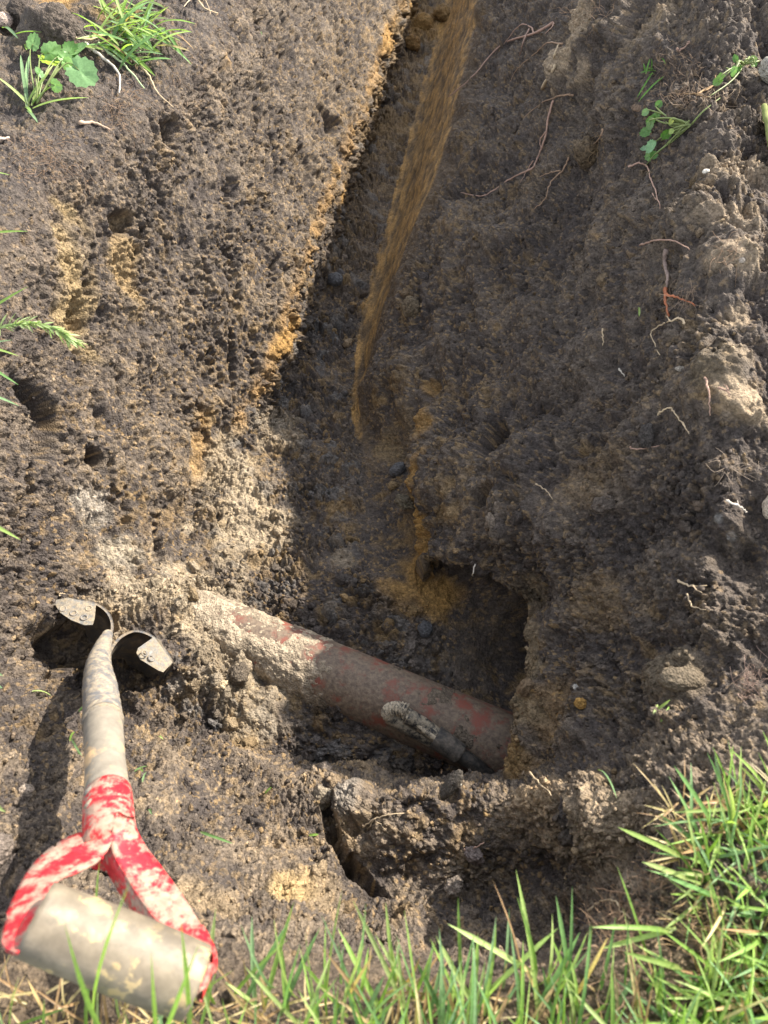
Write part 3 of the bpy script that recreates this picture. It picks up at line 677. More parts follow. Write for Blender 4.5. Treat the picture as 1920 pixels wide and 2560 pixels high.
def blade_mesh(root, tip, width, sag, rs, green=None, fold=.25, k=7, mid=None):
    """one grass blade as a folded tapering strip from root to tip with an upward bow"""
    root, tip = np.asarray(root, float), np.asarray(tip, float); L = np.linalg.norm(tip - root)
    ax = unit(tip - root); up = unit(np.array([0, 0, 1.]) - ax * ax[2] + rs.normal(size=3) * .12); up = unit(up - ax * ax.dot(up))
    sd0 = np.cross(ax, up); tw = rs.uniform(-.7, .7)
    g = np.array(green if green is not None else GREENS[rs.integers(len(GREENS))]) * rs.uniform(.8, 1.2)
    V = []; C = []
    for i in range(k + 1):
        t = i / k; c = root + (tip - root) * t + up * sag * L * 4 * t * (1 - t) * (1 - .3 * t)
        a = tw * t; sd = sd0 * math.cos(a) + up * math.sin(a); nn = np.cross(sd, ax)
        w = width * .5 * (1 - .25 * t) * min(1, (1 - t) * 4.5 + .06) * min(1, .55 + t * 3)
        V += [c - sd * w + nn * w * fold, c - nn * w * fold, c + sd * w + nn * w * fold]
        cc = g * (.85 + .3 * t) if t > .12 else g * .6 + np.array([.16, .15, .07]) * .6
        C += [cc * .95, cc * 1.12, cc * .95]
    Fc = []
    for i in range(k):
        a = i * 3; Fc += [(a, a + 1, a + 4, a + 3), (a + 1, a + 2, a + 5, a + 4)]
    return V, Fc, np.clip(C, 0, .8)
def sward(name, label, roots, lean, L, Wd, rs, dead=.06, base_z=None):
    mb = MB()
    for r0 in roots:
        l = rs.uniform(*L); d = np.array(lean(r0, rs)); d = unit(d)
        gr = DEAD[rs.integers(3)] if rs.random() < dead else None
        V, Fc, C = blade_mesh(r0 - np.array([0, 0, .006]), r0 + d * l, rs.uniform(*Wd), rs.uniform(.03, .2), rs, gr)
        mb.add(V, Fc, C)
    return tag(mb.build(name, GRASS), label, None, None, 'stuff')
rs = np.random.default_rng(11)
def surf_z(x, y):
    u, v, _ = project(np.array([x, y, 0.0])); return 0.0
# near lip: rooted on the flat just behind the edge, leaning out over the pit
roots = []
while len(roots) < 430:
    x, y = rs.uniform(-.36, .26), rs.uniform(-.10, .018) ; 
    dens = .22 if x < -.16 else (.40 if x < -.05 else .8)
    if rs.random() < dens * (1.0 if y < -.01 else .8): roots.append(np.array([x, y, .0]))
lean1 = lambda r, s: (s.normal(.0, .30), s.uniform(.25, 1.1), s.uniform(.35, 1.0))
sward('lawn_grass', 'bright green lawn grass hanging over the near edge of the pit', roots, lean1, (.03, .095), (.0017, .0034), rs, .14)
# thick turf on the right bank
roots = []
while len(roots) < 2400:
    x, y = rs.uniform(.10, .50), rs.uniform(-.12, .15)
    edge = .262 + .015 * math.sin(y * 55) - .9 * max(0, .045 - y) + .5 * max(0, y - .11)
    if x > edge and x < .5 and rs.random() < (.6 + .4 * min(1, (x - edge) / .04)): roots.append(np.array([x, y, .004]))
lean2 = lambda r, s: (s.normal(-.25, .65), s.normal(.15, .6), s.uniform(.15, .9))
sward('turf_grass', 'thick sunlit turf of long mixed grass on the right bank', roots, lean2, (.03, .085), (.0018, .0038), rs, .18)
thatch = [np.array([x, y, .003]) for x, y in zip(rs.uniform(.20, .46, 900), rs.uniform(-.10, .15, 900)) if x > .245 - .9 * max(0, .03 - y)] + [np.array([rs.uniform(-.3, .2), rs.uniform(-.06, .012), .0]) for _ in range(330)]
sward('dead_thatch', 'dry straw and dead grass matted between the green blades', thatch, lambda r, s: (s.normal(-.2, .8), s.normal(.2, .7), s.uniform(-.05, .35)), (.015, .05), (.0012, .0026), rs, 1.0)
roots = [np.array([rs.uniform(-1.2, 1.4), rs.uniform(-1.2, -.12), 0.0]) for _ in range(3500)] + [np.array([rs.uniform(-1.3, -.67), rs.uniform(-.1, 1.1), .01]) for _ in range(2500)] + [np.array([rs.uniform(.5, 1.4), rs.uniform(-.5, .22), .0]) for _ in range(2500)]
sward('lawn_grass', 'lawn grass around and behind the place the photo was taken from', roots, lambda r, s: (s.normal(0, .5), s.normal(0, .5), s.uniform(.4, 1)), (.05, .09), (.003, .005), rs)
# the long single blades that stand out against the dark pit (root pixel, root z, tip pixel, tip z)
mb = MB()
for (ru, rv, rz, tu, tv, tz) in [(1010, 2520, 0, 882, 2250, .03), (960, 2540, 0, 845, 2320, .02), (1200, 2500, 0, 1395, 2320, .03), (1190, 2520, 0, 1090, 2340, .03), (1345, 2560, 0, 1290, 2175, .03),
        (1440, 2540, 0, 1390, 2240, .03), (1460, 2560, 0, 1380, 2345, .02), (1340, 2440, 0, 1120, 2310, .04), (1210, 2540, 0, 1240, 2310, .03), (1180, 2540, 0, 1195, 2335, .02), (1330, 2540, 0, 1450, 2330, .03),
        (1780, 2060, .02, 1685, 1915, .07), (1820, 2070, .02, 1850, 1910, .09), (1870, 2080, .02, 1915, 1945, .08), (1700, 2140, .02, 1545, 2068, .05), (1770, 2060, .02, 1765, 1985, .06), (1720, 2200, .02, 1605, 2155, .05),
        (1680, 2330, .02, 1480, 2318, .05), (1690, 2320, .02, 1500, 2372, .03), (1700, 2420, .02, 1560, 2380, .05), (1740, 2170, .02, 1710, 2010, .07), (1830, 2060, .02, 1822, 1960, .07), (1800, 2250, .02, 1670, 2195, .05),
        (660, 2520, 0, 735, 2255, .03), (600, 2530, 0, 725, 2300, .03), (640, 2530, 0, 630, 2290, .03), (700, 2540, 0, 800, 2320, .02), (720, 2540, 0, 705, 2370, .02), 
        (470, 2520, .02, 455, 2300, .06), (520, 2520, 0, 540, 2270, .04), (900, 2560, 0, 960, 2440, .03), (1070, 2550, 0, 1110, 2380, .03), (1120, 2560, 0, 1040, 2400, .02), (1520, 2550, 0, 1600, 2420, .03)]:
    V, Fc, C = blade_mesh(P(ru, rv, rz), P(tu, tv, tz), rs.uniform(.0034, .0046), rs.uniform(.02, .1), rs, GREENS[rs.integers(6)], k=9); mb.add(V, Fc, C)
for (ru, rv, tu, tv, td, sg) in [(315, 2640, 324, 2208, .375, .10), (345, 2600, 162, 2312, .385, .12), (415, 2640, 378, 2382, .385, .10), (400, 2640, 496, 2362, .39, .10), (460, 2620, 452, 2305, .40, .08), (60, 2640, 48, 2440, .42, .05)]:
    dg = .66 / (SP + CP * (rv - 1280) / F); V, Fc, C = blade_mesh(D(ru, rv, dg), D(tu, tv, td), .0034, sg, rs, GREENS[1], k=10); mb.add(V, Fc, C)
tag(mb.build('long_grass', GRASS), 'long single grass blades standing up from the lawn edge in front of the pit', None, None, 'stuff')

def tuft(name, label, blades, cat='grass tuft', group=None, mat=None):
    base_ = blades[0][0]; one = len(blades) == 1
    root_ = None if one else empty(name, base_)
    for b in blades:
        V, Fc, C = blade_mesh(b[0], b[1], b[2], b[3], rs, b[4] if len(b) > 4 else None)
        o = obj(name if one else 'blade', np.array(V), Fc, mat or GRASS, root_, np.asarray(C, np.float32), True, base_ if one else None)
    return tag(root_ or o, label, cat, group)
# tuft at the top left
bl = []
for k in range(95):
    ru, rv = 310 + rs.normal(0, 48), 95 + rs.normal(0, 32); ang = rs.choice([rs.uniform(-.5, 1.0), rs.uniform(-3.4, -2.6), rs.uniform(-2.2, -.6)], p=[.68, .17, .15]); ln = rs.uniform(50, 150)
    b0 = pick(ru, rv, .006); b1 = pick(ru, rv) + (pick(ru + math.cos(ang) * ln * .6, rv + math.sin(ang) * ln * .6) - pick(ru, rv)) * 1.5 + np.array([0, 0, rs.uniform(.006, .05)])
    bl.append((b0, b1, rs.uniform(.005, .0085), rs.uniform(.02, .15), (DEAD[rs.integers(3)] if rs.random() < .06 else None)))
tuft('grass_tuft', 'broad bladed green grass tuft lying on the soil at the top of the left wall', bl)
bl = []
for a, b_ in [((70, 270), (5, 205)), ((70, 275), (85, 150)), ((68, 262), (70, 175)), ((75, 270), (140, 220)), ((80, 275), (160, 235)), ((85, 280), (220, 275)), ((70, 280), (95, 330)), ((75, 285), (130, 335)), ((90, 270), (165, 190)), ((0, 75), (72, 118)), ((40, 95), (118, 102)), ((72, 118), (40, 128)), ((72, 120), (70, 170))]:
    bl.append((pick(*a, .008), pick(*b_, .03), .007, .06))
tuft('grass_tuft', 'small grass tuft with drooping blades below the leafy weed at the left edge', bl)
for lab, lst in [('few out of focus blades poking in over the left wall above the seed head', [((-90, 600), (70, 578)), ((-80, 430), (26, 438)), ((-120, 860), (70, 716))]),
                 ('few pale blades poking in from the left edge below the seed head', [((-110, 850), (48, 890)), ((-130, 860), (46, 962)), ((-120, 960), (48, 1015)), ((-80, 880), (30, 850))]),
                 ('bright green blade poking in at the left edge beside the spade', [((-110, 1260), (52, 1350))]),
                 ('short green blades at the left edge low beside the spade shadow', [((-60, 1650), (8, 1690)), ((-60, 1980), (14, 2030)), ((-50, 1700), (6, 1720))])]:
    bl = [(P(a[0], a[1], .0), D(b_[0], b_[1], float(np.linalg.norm((P(a[0], a[1], 0) - CAM) @ np.array([[0], [CP], [-SP]]))) * .97), .0052, .05) for a, b_ in lst]
    tuft('grass_tuft', lab, bl, group='grass tufts hanging over the left wall')
# feathery seed head
mb = MB(); dep = float((P(-60, 800, .0) - CAM) @ np.array([0, CP, -SP]))
p_ = smooth_path([D(-70, 845, dep), D(20, 815, dep * .98), D(90, 808, dep * .97), D(150, 830, dep * .97), D(182, 855, dep * .98)], 8)
V, Fc = tube(p_, np.linspace(.0014, .0006, len(p_)), 5); mb.add(V, Fc, (.30, .42, .16))
for i in range(6, len(p_) - 1):
    for s_ in range(4):
        d = unit(unit(p_[min(i + 3, len(p_) - 1)] - p_[i - 1]) + rs.normal(size=3) * .38); V, Fc, C = blade_mesh(p_[i], p_[i] + d * rs.uniform(.012, .024), .0032, .05, rs, (.34, .44, .20), k=3); mb.add(V, Fc, C)
o = mb.build('grass_seed_head', GRASS, None, p_[0]); tag(o, 'feathery pale green grass seed head drooping in from the left edge', 'grass seed head')

# ------------------------------------------------------------------ leafy weeds
def leaf(ctr, along, nrm, length, width, rs, col, lobes=5, cup=.15):
    along = unit(along - nrm * along.dot(nrm)); sd = np.cross(nrm, along); V = [ctr]; C = [np.array(col) * 1.1]; n = 26; R = 3
    for r in range(1, R + 1):
        for k in range(n):
            th = 2 * math.pi * k / n; rad = (.44 + .07 * math.cos(th) + (.05 if k % 2 else -.02) + .05 * abs(math.cos(th * lobes / 2)) - .16 * max(0, math.cos(th - math.pi)) ** 6) * r / R
            x, y = math.cos(th) * rad * length, math.sin(th) * rad * width
            z = cup * (rad ** 2) * length * 1.5 - .02 * length * abs(math.sin(th * lobes / 2)) * r / R - .06 * length * math.exp(-(y / width * 14) ** 2)
            V.append(ctr + along * x + sd * y + nrm * z + nrm * rs.normal(0, .006) * length); C.append(np.array(col) * (1.0 - .1 * r / R + rs.normal(0, .04)))
    Fc = [(0, 1 + k, 1 + (k + 1) % n) for k in range(n)]
    for r in range(R - 1):
        for k in range(n):
            a, b_ = 1 + r * n + k, 1 + r * n + (k + 1) % n; Fc.append((a, a + n, b_ + n, b_))
    return V, Fc, np.clip(C, .01, .8)
def weed(name, label, root, leaves, stem_col=(.22, .27, .10), extra=(), cat='weed', lift=.02):
    base_ = pick(*root, .003); w = tag(empty(name, base_), label, cat)
    for (u, v, px, ang, colr) in leaves:
        dpt = float((pick(u, v) - CAM) @ np.array([0, CP, -SP])); ctr = pick(u, v, lift + rs.uniform(0, .012)); L = px / F * dpt
        view = unit(CAM - ctr); nrm = unit(pick.normal(u, v) * .6 + view * .55 + rs.normal(size=3) * .28)
        lob = rs.integers(4, 8); al = D(u + math.cos(ang) * 10, v + math.sin(ang) * 10, dpt) - D(u, v, dpt)
        V, Fc, C = leaf(ctr, unit(al), nrm, L, L * rs.uniform(.62, .95), rs, colr, lob, rs.uniform(-.1, .45)); lo = obj('leaf', np.array(V), Fc, LEAF, w, np.array(C, np.float32))
        p0 = ctr - unit(al) * L * .42; mid = (p0 + base_) / 2 + pick.normal(u, v) * .008
        V, Fc = tube(smooth_path([base_, mid, p0, ctr], 5), np.linspace(.0016, .0008, 16), 5); obj('stem', V, Fc, LEAF, w, np.tile(np.array(stem_col, np.float32), (len(V), 1)))
    for pl in extra:
        p = smooth_path([pick(u, v, .006) for u, v in pl], 5); V, Fc = tube(p, np.linspace(.0018, .0008, len(p)), 5); obj('stem', V, Fc, LEAF, w, np.tile(np.array(stem_col, np.float32), (len(V), 1)))
    return w
LG, YG, DG = (.20, .36, .13), (.30, .44, .05), (.09, .20, .05)
weed('broadleaf_weed', 'bright broad leaved weed on the soil in the top left corner', (95, 262),
     [(108, 160, 46, -1.2, LG), (128, 185, 58, -.3, (.2, .36, .13)), (115, 203, 62, -.6, YG), (170, 152, 44, -1.0, DG), (188, 168, 56, -.4, LG), (176, 190, 44, 0., LG), (205, 215, 82, .55, (.19, .34, .15)), (160, 196, 40, .3, (.16, .32, .08)), (140, 225, 36, .2, LG), (95, 232, 30, -.8, DG)], lift=.03)
weed('creeping_weed', 'drooping weed with round toothed leaves on the shaded right slope', (1725, 312),
     [(1664, 256, 20, -1, DG), (1654, 279, 30, 2.6, (.13, .27, .06)), (1630, 288, 20, 2.6, (.2, .33, .14)), (1655, 294, 26, 2.2, DG), (1642, 304, 28, 2.8, (.12, .26, .05)), (1618, 322, 32, 2.9, (.13, .27, .08)), (1672, 321, 32, 3.0, (.11, .24, .05)), (1630, 336, 24, 1.6, (.15, .25, .09)), (1680, 307, 16, 2, (.36, .42, .12)),
      (1648, 362, 36, 2.4, (.22, .40, .2)), (1612, 384, 24, 3.1, (.30, .48, .30)), (1624, 398, 28, 2.8, (.17, .33, .1)), (1640, 390, 22, 2.6, DG), (1690, 330, 16, 2.2, (.30, .4, .12))],
     extra=[[(1725, 312), (1690, 345), (1650, 385), (1622, 412)], [(1730, 305), (1700, 338), (1668, 368)], [(1722, 306), (1690, 312), (1670, 300)], [(1728, 310), (1760, 285), (1800, 255)]], lift=.010)
weed('leafy_weed', 'second small weed with grass stalks near the upper right corner', (1862, 166),
     [(1840, 158, 22, -2, DG), (1852, 182, 26, 1.6, DG), (1838, 198, 26, 2.2, (.16, .3, .10)), (1846, 190, 20, 2, DG), (1795, 214, 26, 2.6, (.15, .28, .07)), (1812, 198, 22, 2.4, (.14, .26, .06)), (1885, 162, 22, 0, (.22, .32, .14)), (1878, 178, 14, 1.2, DG), (1862, 170, 16, .3, (.2, .3, .08))],
     extra=[[(1870, 148), (1830, 205), (1775, 252)], [(1865, 160), (1825, 172), (1812, 180)], [(1895, 160), (1870, 165)]], lift=.010)
bl = []
for a, b_ in [((1640, 178), (1601, 197)), ((1638, 182), (1602, 199)), ((1640, 175), (1615, 186)), ((1614, 190), (1626, 152)), ((1626, 180), (1632, 152)), ((1612, 185), (1610, 160)), ((1635, 185), (1604, 240)), ((1665, 190), (1609, 252)), ((1652, 150), (1668, 165)), ((1640, 184), (1618, 200))]:
    bl.append((pick(*a, .004), pick(*b_, .010), .0035, .08, (.12, .26, .05)))
tuft('grass_sprig', 'small loose sprig of thin green grass on the dark upper right slope', bl, 'grass sprig')
for (a, b_, lab) in [((1645, 1775), (1675, 1770), 'two crossed scraps of grass below the smeared clay lump on the right slope'), ((1495, 1930), (1545, 2008), 'dark green grass blade leaning behind the sunlit crest'), ((185, 1850), (195, 1900), 'yellow green scraps of grass beside the spade shaft'),
                     ((395, 1845), (410, 1865), 'green grass clipping on the soil right of the spade shaft'), ((350, 1925), (362, 1945), 'tiny green clippings beside the red sleeve of the spade'), ((372, 2028), (380, 2050), 'bright grass clipping right of the red handle fork'), ((82, 1730), (122, 1733), 'pale green clipping lying in the shadow of the spade'), ((195, 1780), (205, 1760), 'thin green blade at the foot of the spade neck'),
                     ((505, 2085), (575, 2112), 'pale curled grass stalk on the bank right of the handle'), ((660, 1985), (685, 1975), 'green clipping on the bank above the long crack'), ((772, 2092), (790, 2096), 'small round green leaf in the shadow of the cracked clod'), ((650, 80), (656, 95), 'tiny green sprout on the sunlit left wall'), ((1600, 770), (1606, 790), 'grey green stalk scrap on the right wall')]:
    bl = [(pick(*a, .003), pick(*b_, .009), .0034, .1)]
    if 'two' in lab or 'scraps' in lab or 'clippings' in lab: bl += [(pick(a[0] + 8, a[1] + 30, .003), pick(b_[0] - 3, b_[1] - 8, .009), .003, .1), (pick(a[0] - 10, a[1] + 8, .003), pick(a[0] + 8, a[1] - 12, .008), .003, .1)]
    tuft('grass_clipping', lab, bl, 'grass clipping', 'grass clippings scattered on the soil')
# ------------------------------------------------------------------ roots
def root_material():
    m, nt, b = material('root_bark')
    at = N(nt, 'ShaderNodeVertexColor', layer_name='Col').outputs['Color']
    f = noise(nt, 240, 4, .6); nt.links.new(mixc(nt, 1.0, at, ramp(nt, f, [(.3, .65), (.7, 1.2)]), 'MULTIPLY'), b.inputs['Base Color'])
    b.inputs['Roughness'].default_value = .75; b.inputs['Specular IOR Level'].default_value = .2
    return m
ROOT = root_material()
PINK, STRAW, TAN, WHT, RBR = (.36, .235, .18), (.46, .36, .24), (.27, .18, .12), (.52, .47, .40), (.33, .12, .06)
def root(label, lines, width, colr, cat='root', name='root', group='roots hanging out of the soil', lift=.004):
    mb = MB()
    for k, ln in enumerate(lines):
        pts = [pick(u, v, lift + rs.uniform(0, .004)) for u, v in ln]
        p = smooth_path(pts, 6); p = p + rs.normal(0, .0006, p.shape) * (np.arange(len(p)) > 0)[:, None]
        dpt = float((p[0] - CAM) @ np.array([0, CP, -SP])); r0 = width * .5 / F * dpt * (1 if k == 0 else .62)
        V, Fc = tube(p, np.linspace(r0, r0 * .4, len(p)) * (1 + .15 * np.sin(np.arange(len(p)) * 1.9)), 6); mb.add(V, Fc, np.array(colr) * rs.uniform(.85, 1.15))
    return tag(mb.build(name, ROOT, None, pick(*lines[0][0])), label, cat, group)
root('longest pale branching root reaching from the ochre clay strip up to the dark slope', [[(1384, 60), (1340, 82), (1280, 103), (1240, 130), (1180, 200), (1125, 247)], [(1340, 82), (1335, 66), (1300, 72), (1262, 112)], [(1384, 62), (1380, 74), (1369, 84)], [(1322, 77), (1310, 110), (1305, 140)]], 7, PINK)
root('thin pale root trailing left of the straw coloured stick', [[(1412, 108), (1370, 112), (1345, 128), (1312, 156), (1290, 185), (1280, 203)]], 4, TAN)
root('straw coloured stick with a bent end on the upper right slope', [[(1358, 226), (1385, 172), (1393, 155), (1392, 138), (1398, 122)]], 9, STRAW, 'stick', 'stick', 'sticks and stalks')
root('short knotted root above the long hanging pink root', [[(1435, 238), (1410, 240), (1385, 252), (1348, 268), (1310, 300)], [(1420, 234), (1432, 228)]], 5, TAN)
root('long forked pink root hanging down the middle of the shaded wall', [[(1383, 258), (1370, 300), (1366, 345), (1345, 400), (1330, 425), (1280, 446), (1220, 490), (1190, 494), (1154, 481)], [(1340, 405), (1318, 430), (1303, 460)], [(1368, 330), (1352, 350), (1358, 372)]], 6, PINK)
root('short brown root curling above the fibrous clump on the right wall', [[(1510, 318), (1505, 340), (1480, 365)]], 5, TAN)
root('ragged brown root under the fibrous clump on the right wall', [[(1426, 390), (1405, 430), (1375, 465), (1360, 500), (1330, 526)], [(1400, 430), (1370, 440), (1345, 444)]], 5, TAN)
root('thin reddish root bent in a right angle below the drooping weed', [[(1570, 421), (1600, 416), (1622, 422), (1627, 455), (1640, 488), (1653, 522)], [(1637, 482), (1644, 500)]], 5, PINK)
root('pale horizontal root across the top of the thick grey root', [[(1605, 611), (1640, 599), (1690, 596), (1730, 626)]], 5, PINK)
root('thick grey root with a torn red end on the right wall', [[(1672, 618), (1668, 660), (1669, 700), (1667, 724)]], 13, (.24, .18, .155))
root('torn red root end below the thick grey root', [[(1667, 720), (1676, 745), (1684, 785)], [(1675, 735), (1700, 752), (1735, 770)]], 11, RBR)
root('curved pale root forked over the dark hollow under the torn root', [[(1712, 812), (1702, 804), (1678, 808), (1650, 828), (1634, 842), (1655, 882)], [(1676, 808), (1672, 790)]], 6, STRAW)
root('short thin root hanging on the ochre mottled part of the right wall', [[(1506, 826), (1508, 845), (1511, 863)]], 4, STRAW)
root('wavy root hanging below the smooth mossy clay patch on the right', [[(1766, 946), (1778, 985), (1784, 1030)]], 6, PINK)
root('pinkish root scrap right of the wavy hanging root', [[(1795, 978), (1812, 985), (1823, 998)], [(1812, 985), (1808, 968)]], 6, PINK)
root('fine looping root in the middle of the right wall', [[(1648, 1040), (1662, 1024), (1682, 1019), (1700, 1046), (1736, 1076)], [(1715, 1052), (1736, 1078)]], 5, STRAW)
root('short horizontal red tipped root low in the right wall', [[(1579, 1122), (1600, 1127), (1651, 1121)]], 5, PINK)
root('thin arched root near the lower middle of the right wall', [[(1337, 1213), (1362, 1222), (1383, 1252)]], 4, STRAW)
root('tiny white root tip in the dark middle of the right wall', [[(1552, 925), (1563, 943)]], 5, WHT)
root('pair of pale roots crossing near the right edge', [[(1690, 1450), (1725, 1452), (1762, 1456)], [(1725, 1464), (1745, 1478), (1759, 1494)]], 7, STRAW)
root('thin curved root below the crossing pale roots', [[(1731, 1485), (1742, 1512), (1761, 1527)]], 5, STRAW)
root('white forked twig near the right edge beside the white mouldy soil', [[(1811, 1257), (1835, 1262), (1852, 1280)], [(1834, 1262), (1835, 1247)]], 7, WHT, 'twig', 'twig', 'sticks and stalks')
root('single upright rootlet above the dark tunnel mouth', [[(1190, 1412), (1188, 1432), (1187, 1436)]], 4, WHT)
root('pale root lying over the sunlit crest behind the near bank', [[(1330, 1943), (1355, 1958), (1390, 1986)]], 6, STRAW)
root('brown curved root standing in the shaded pit floor', [[(1112, 1908), (1106, 1925), (1104, 1946)]], 6, (.22, .14, .08))
root('fine yellow roots across the top of the cracked clod', [[(905, 2062), (940, 2058), (985, 2040), (1060, 2020)], [(940, 2058), (928, 2072)], [(940, 2058), (962, 2076)]], 4, STRAW)
root('reddish root loop on the near bank', [[(1155, 2128), (1178, 2122), (1190, 2110), (1206, 2104)]], 6, PINK)
root('pale brown root crossing the dark hollow beside the turf', [[(1480, 2278), (1510, 2268), (1540, 2268), (1566, 2290), (1590, 2300)]], 6, STRAW)
root('thin root in the shade under the crest beside the turf', [[(1440, 2155), (1490, 2148), (1540, 2150)]], 4, TAN)
root('thin wavy root low in the shade under the right turf', [[(1500, 2215), (1560, 2232), (1590, 2236)]], 4, TAN)
root('pale stalk crossing the top left soil above the fibrous roots', [[(214, 112), (255, 150), (292, 188), (302, 240)]], 9, WHT, 'stalk', 'stalk', 'sticks and stalks')
root('greenish stalk lying beside the pale stalk at the top left', [[(248, 112), (285, 145), (320, 175), (358, 228)]], 8, (.33, .42, .24), 'stalk', 'stalk', 'sticks and stalks')
root('thin pale root curving away right of the top left stalks', [[(352, 168), (378, 205), (392, 240), (425, 264)]], 6, STRAW)
root('short bare stick on the left wall below the top left weed', [[(203, 312), (240, 312), (272, 328)]], 10, (.50, .36, .26), 'stick', 'stick', 'sticks and stalks')
root('pale stick end at the left edge of the upper wall', [[(-10, 350), (26, 347)]], 11, (.5, .40, .34), 'stick', 'stick', 'sticks and stalks')
root('dry straw lying above the top left stalks', [[(165, 92), (195, 100), (222, 106), (250, 99)]], 9, (.52, .42, .28), 'straw', 'straw', 'sticks and stalks')
root('pale stalks at the top edge above the grass tuft', [[(490, 0), (510, 25), (545, 42)], [(490, 0), (478, 5), (462, 25)], [(490, 0), (512, 5), (522, 40)]], 6, STRAW, 'stalk', 'stalk', 'sticks and stalks')
root('dead brown stalks lying across the upper right slope', [[(1735, 245), (1780, 215), (1800, 190)], [(1735, 245), (1785, 222)], [(1735, 245), (1705, 238), (1665, 243)], [(1735, 245), (1768, 256)]], 5, (.26, .17, .09), 'stalk', 'stalk', 'sticks and stalks')
root('orange brown bent root above the second weed', [[(1688, 131), (1710, 128), (1724, 118), (1722, 105)]], 6, PINK)
root('short twig beside the spade tread', [[(145, 1500), (152, 1487), (165, 1481)]], 4, STRAW, 'twig', 'twig', 'sticks and stalks')
# ---- fuzz of hair roots: nobody could count them
mb = MB()
for (u, v, su, sv, n, hang, cl_) in [(95, 395, 60, 55, 130, 1, TAN), (300, 270, 45, 60, 130, 1, TAN), (200, 430, 60, 40, 50, 1, TAN), (1560, 2330, 90, 75, 170, 0, TAN), (1640, 2200, 40, 60, 60, 0, TAN), (1480, 375, 28, 28, 70, 0, (.22, .15, .08)), (1700, 170, 70, 60, 110, 0, (.17, .12, .085)),
                                     (1690, 250, 55, 15, 60, 0, (.24, .17, .12)), (1710, 750, 35, 25, 40, 0, (.26, .19, .14)), (1830, 1175, 25, 12, 25, 0, (.33, .26, .2)), (1870, 1720, 35, 45, 50, 0, (.30, .21, .17)), (1815, 640, 25, 30, 20, 0, TAN), (1450, 40, 60, 40, 40, 0, TAN), (450, 200, 60, 60, 30, 1, TAN), (1780, 250, 60, 25, 50, 0, (.36, .27, .19)), (1720, 2090, 50, 30, 60, 0, STRAW), (1760, 2300, 60, 90, 120, 0, (.40, .28, .16))]:
    for _ in range(n):
        a, b_ = u + rs.normal(0, su * .6), v + rs.normal(0, sv * .6); p0 = pick(a, b_, .002); nn = pick.normal(a, b_); L = rs.uniform(.008, .032); d = unit(rs.normal(size=3) + nn * .35 + np.array([0, 0, -.9 * hang]))
        p1 = p0 + d * L * .5 + nn * .006; p2 = p1 + unit(d + rs.normal(size=3) * .6) * L * .5
        V, Fc = tube(smooth_path([p0, p1, p2], 3), np.linspace(.0004, .0002, 7), 3, caps=False); mb.add(V, Fc, np.array(cl_) * rs.uniform(.7, 1.25))
tag(mb.build('hair_roots', ROOT), 'fine fuzz of hair roots hanging out of the torn soil', None, None, 'stuff')

# ------------------------------------------------------------------ clods, stones and crumbs
def ico(sub):
    t = (1 + 5 ** .5) / 2; V = [unit(v) for v in [(-1, t, 0), (1, t, 0), (-1, -t, 0), (1, -t, 0), (0, -1, t), (0, 1, t), (0, -1, -t), (0, 1, -t), (t, 0, -1), (t, 0, 1), (-t, 0, -1), (-t, 0, 1)]]
    Fc = [(0, 11, 5), (0, 5, 1), (0, 1, 7), (0, 7, 10), (0, 10, 11), (1, 5, 9), (5, 11, 4), (11, 10, 2), (10, 7, 6), (7, 1, 8), (3, 9, 4), (3, 4, 2), (3, 2, 6), (3, 6, 8), (3, 8, 9), (4, 9, 5), (2, 4, 11), (6, 2, 10), (8, 6, 7), (9, 8, 1)]
    for _ in range(sub):
        cache = {}; nF = []
        def midp(a, b):
            k = (min(a, b), max(a, b))
            if k not in cache: cache[k] = len(V); V.append(unit(V[a] + V[b]))
            return cache[k]
        for a, b, c in Fc:
            x, y, z = midp(a, b), midp(b, c), midp(c, a); nF += [(a, x, z), (b, y, x), (c, z, y), (x, y, z)]
        Fc = nF
    return np.array(V), Fc
ICO = {k: ico(k) for k in (0, 1, 4)}
def lump(label, u, v, wpx, hpx, colr, seed, name='clod', cat='soil clod', group='soil clods', mat=None, roughness=1.0, sink=.3, flat=.75):
    V, Fc = ICO[4]; p0 = pick(u, v); dpt = float((p0 - CAM) @ np.array([0, CP, -SP])); rx, ry = wpx * .5 / F * dpt, hpx * .5 / F * dpt
    nn = pick.normal(u, v); a = unit(np.array([1., 0, 0]) - nn * nn[0]); b_ = np.cross(nn, a); R_ = (rx + ry) / 2
    W = V + seed * 3.7
    h = 1 + roughness * (.28 * fbm(W, 1.1, seed, 3) + .06 * fbm(W, 7, seed + 3, 2)); g1_, g2_, gid = worley(W, 4.5, seed)
    h = h + roughness * .10 * dome(g1_, .7) * RND[gid, 3]
    V2 = V * h[:, None]
    Wp = p0 + nn * R_ * (flat - sink) + np.outer(V2[:, 0] * rx, a) + np.outer(V2[:, 1] * ry, b_) + np.outer(V2[:, 2] * R_ * flat, nn)
    C = np.array(colr) * (1 + roughness * (.35 * fbm(W, 3, seed + 7, 2) + .5 * (RND[gid, 3] - .5)))[:, None]
    return tag(obj(name, Wp, Fc, mat or SOIL, None, np.clip(C, .01, .8).astype(np.float32), True, p0), label, cat, group)
lump('dark rounded clod on the pale lit soil left of the pipe', 606, 1690, 50, 56, (.10, .08, .06), 1)
lump('pale crumbly clod beside the crack in the near bank', 806, 1988, 44, 58, (.24, .20, .15), 2)
lump('grey slab of clay lying far down the trench floor', 845, 700, 50, 34, (.10, .10, .105), 3, roughness=.45)
lump('grey clay lump half way along the shaded trench floor', 1000, 1180, 46, 34, (.11, .11, .115), 4, roughness=.6)
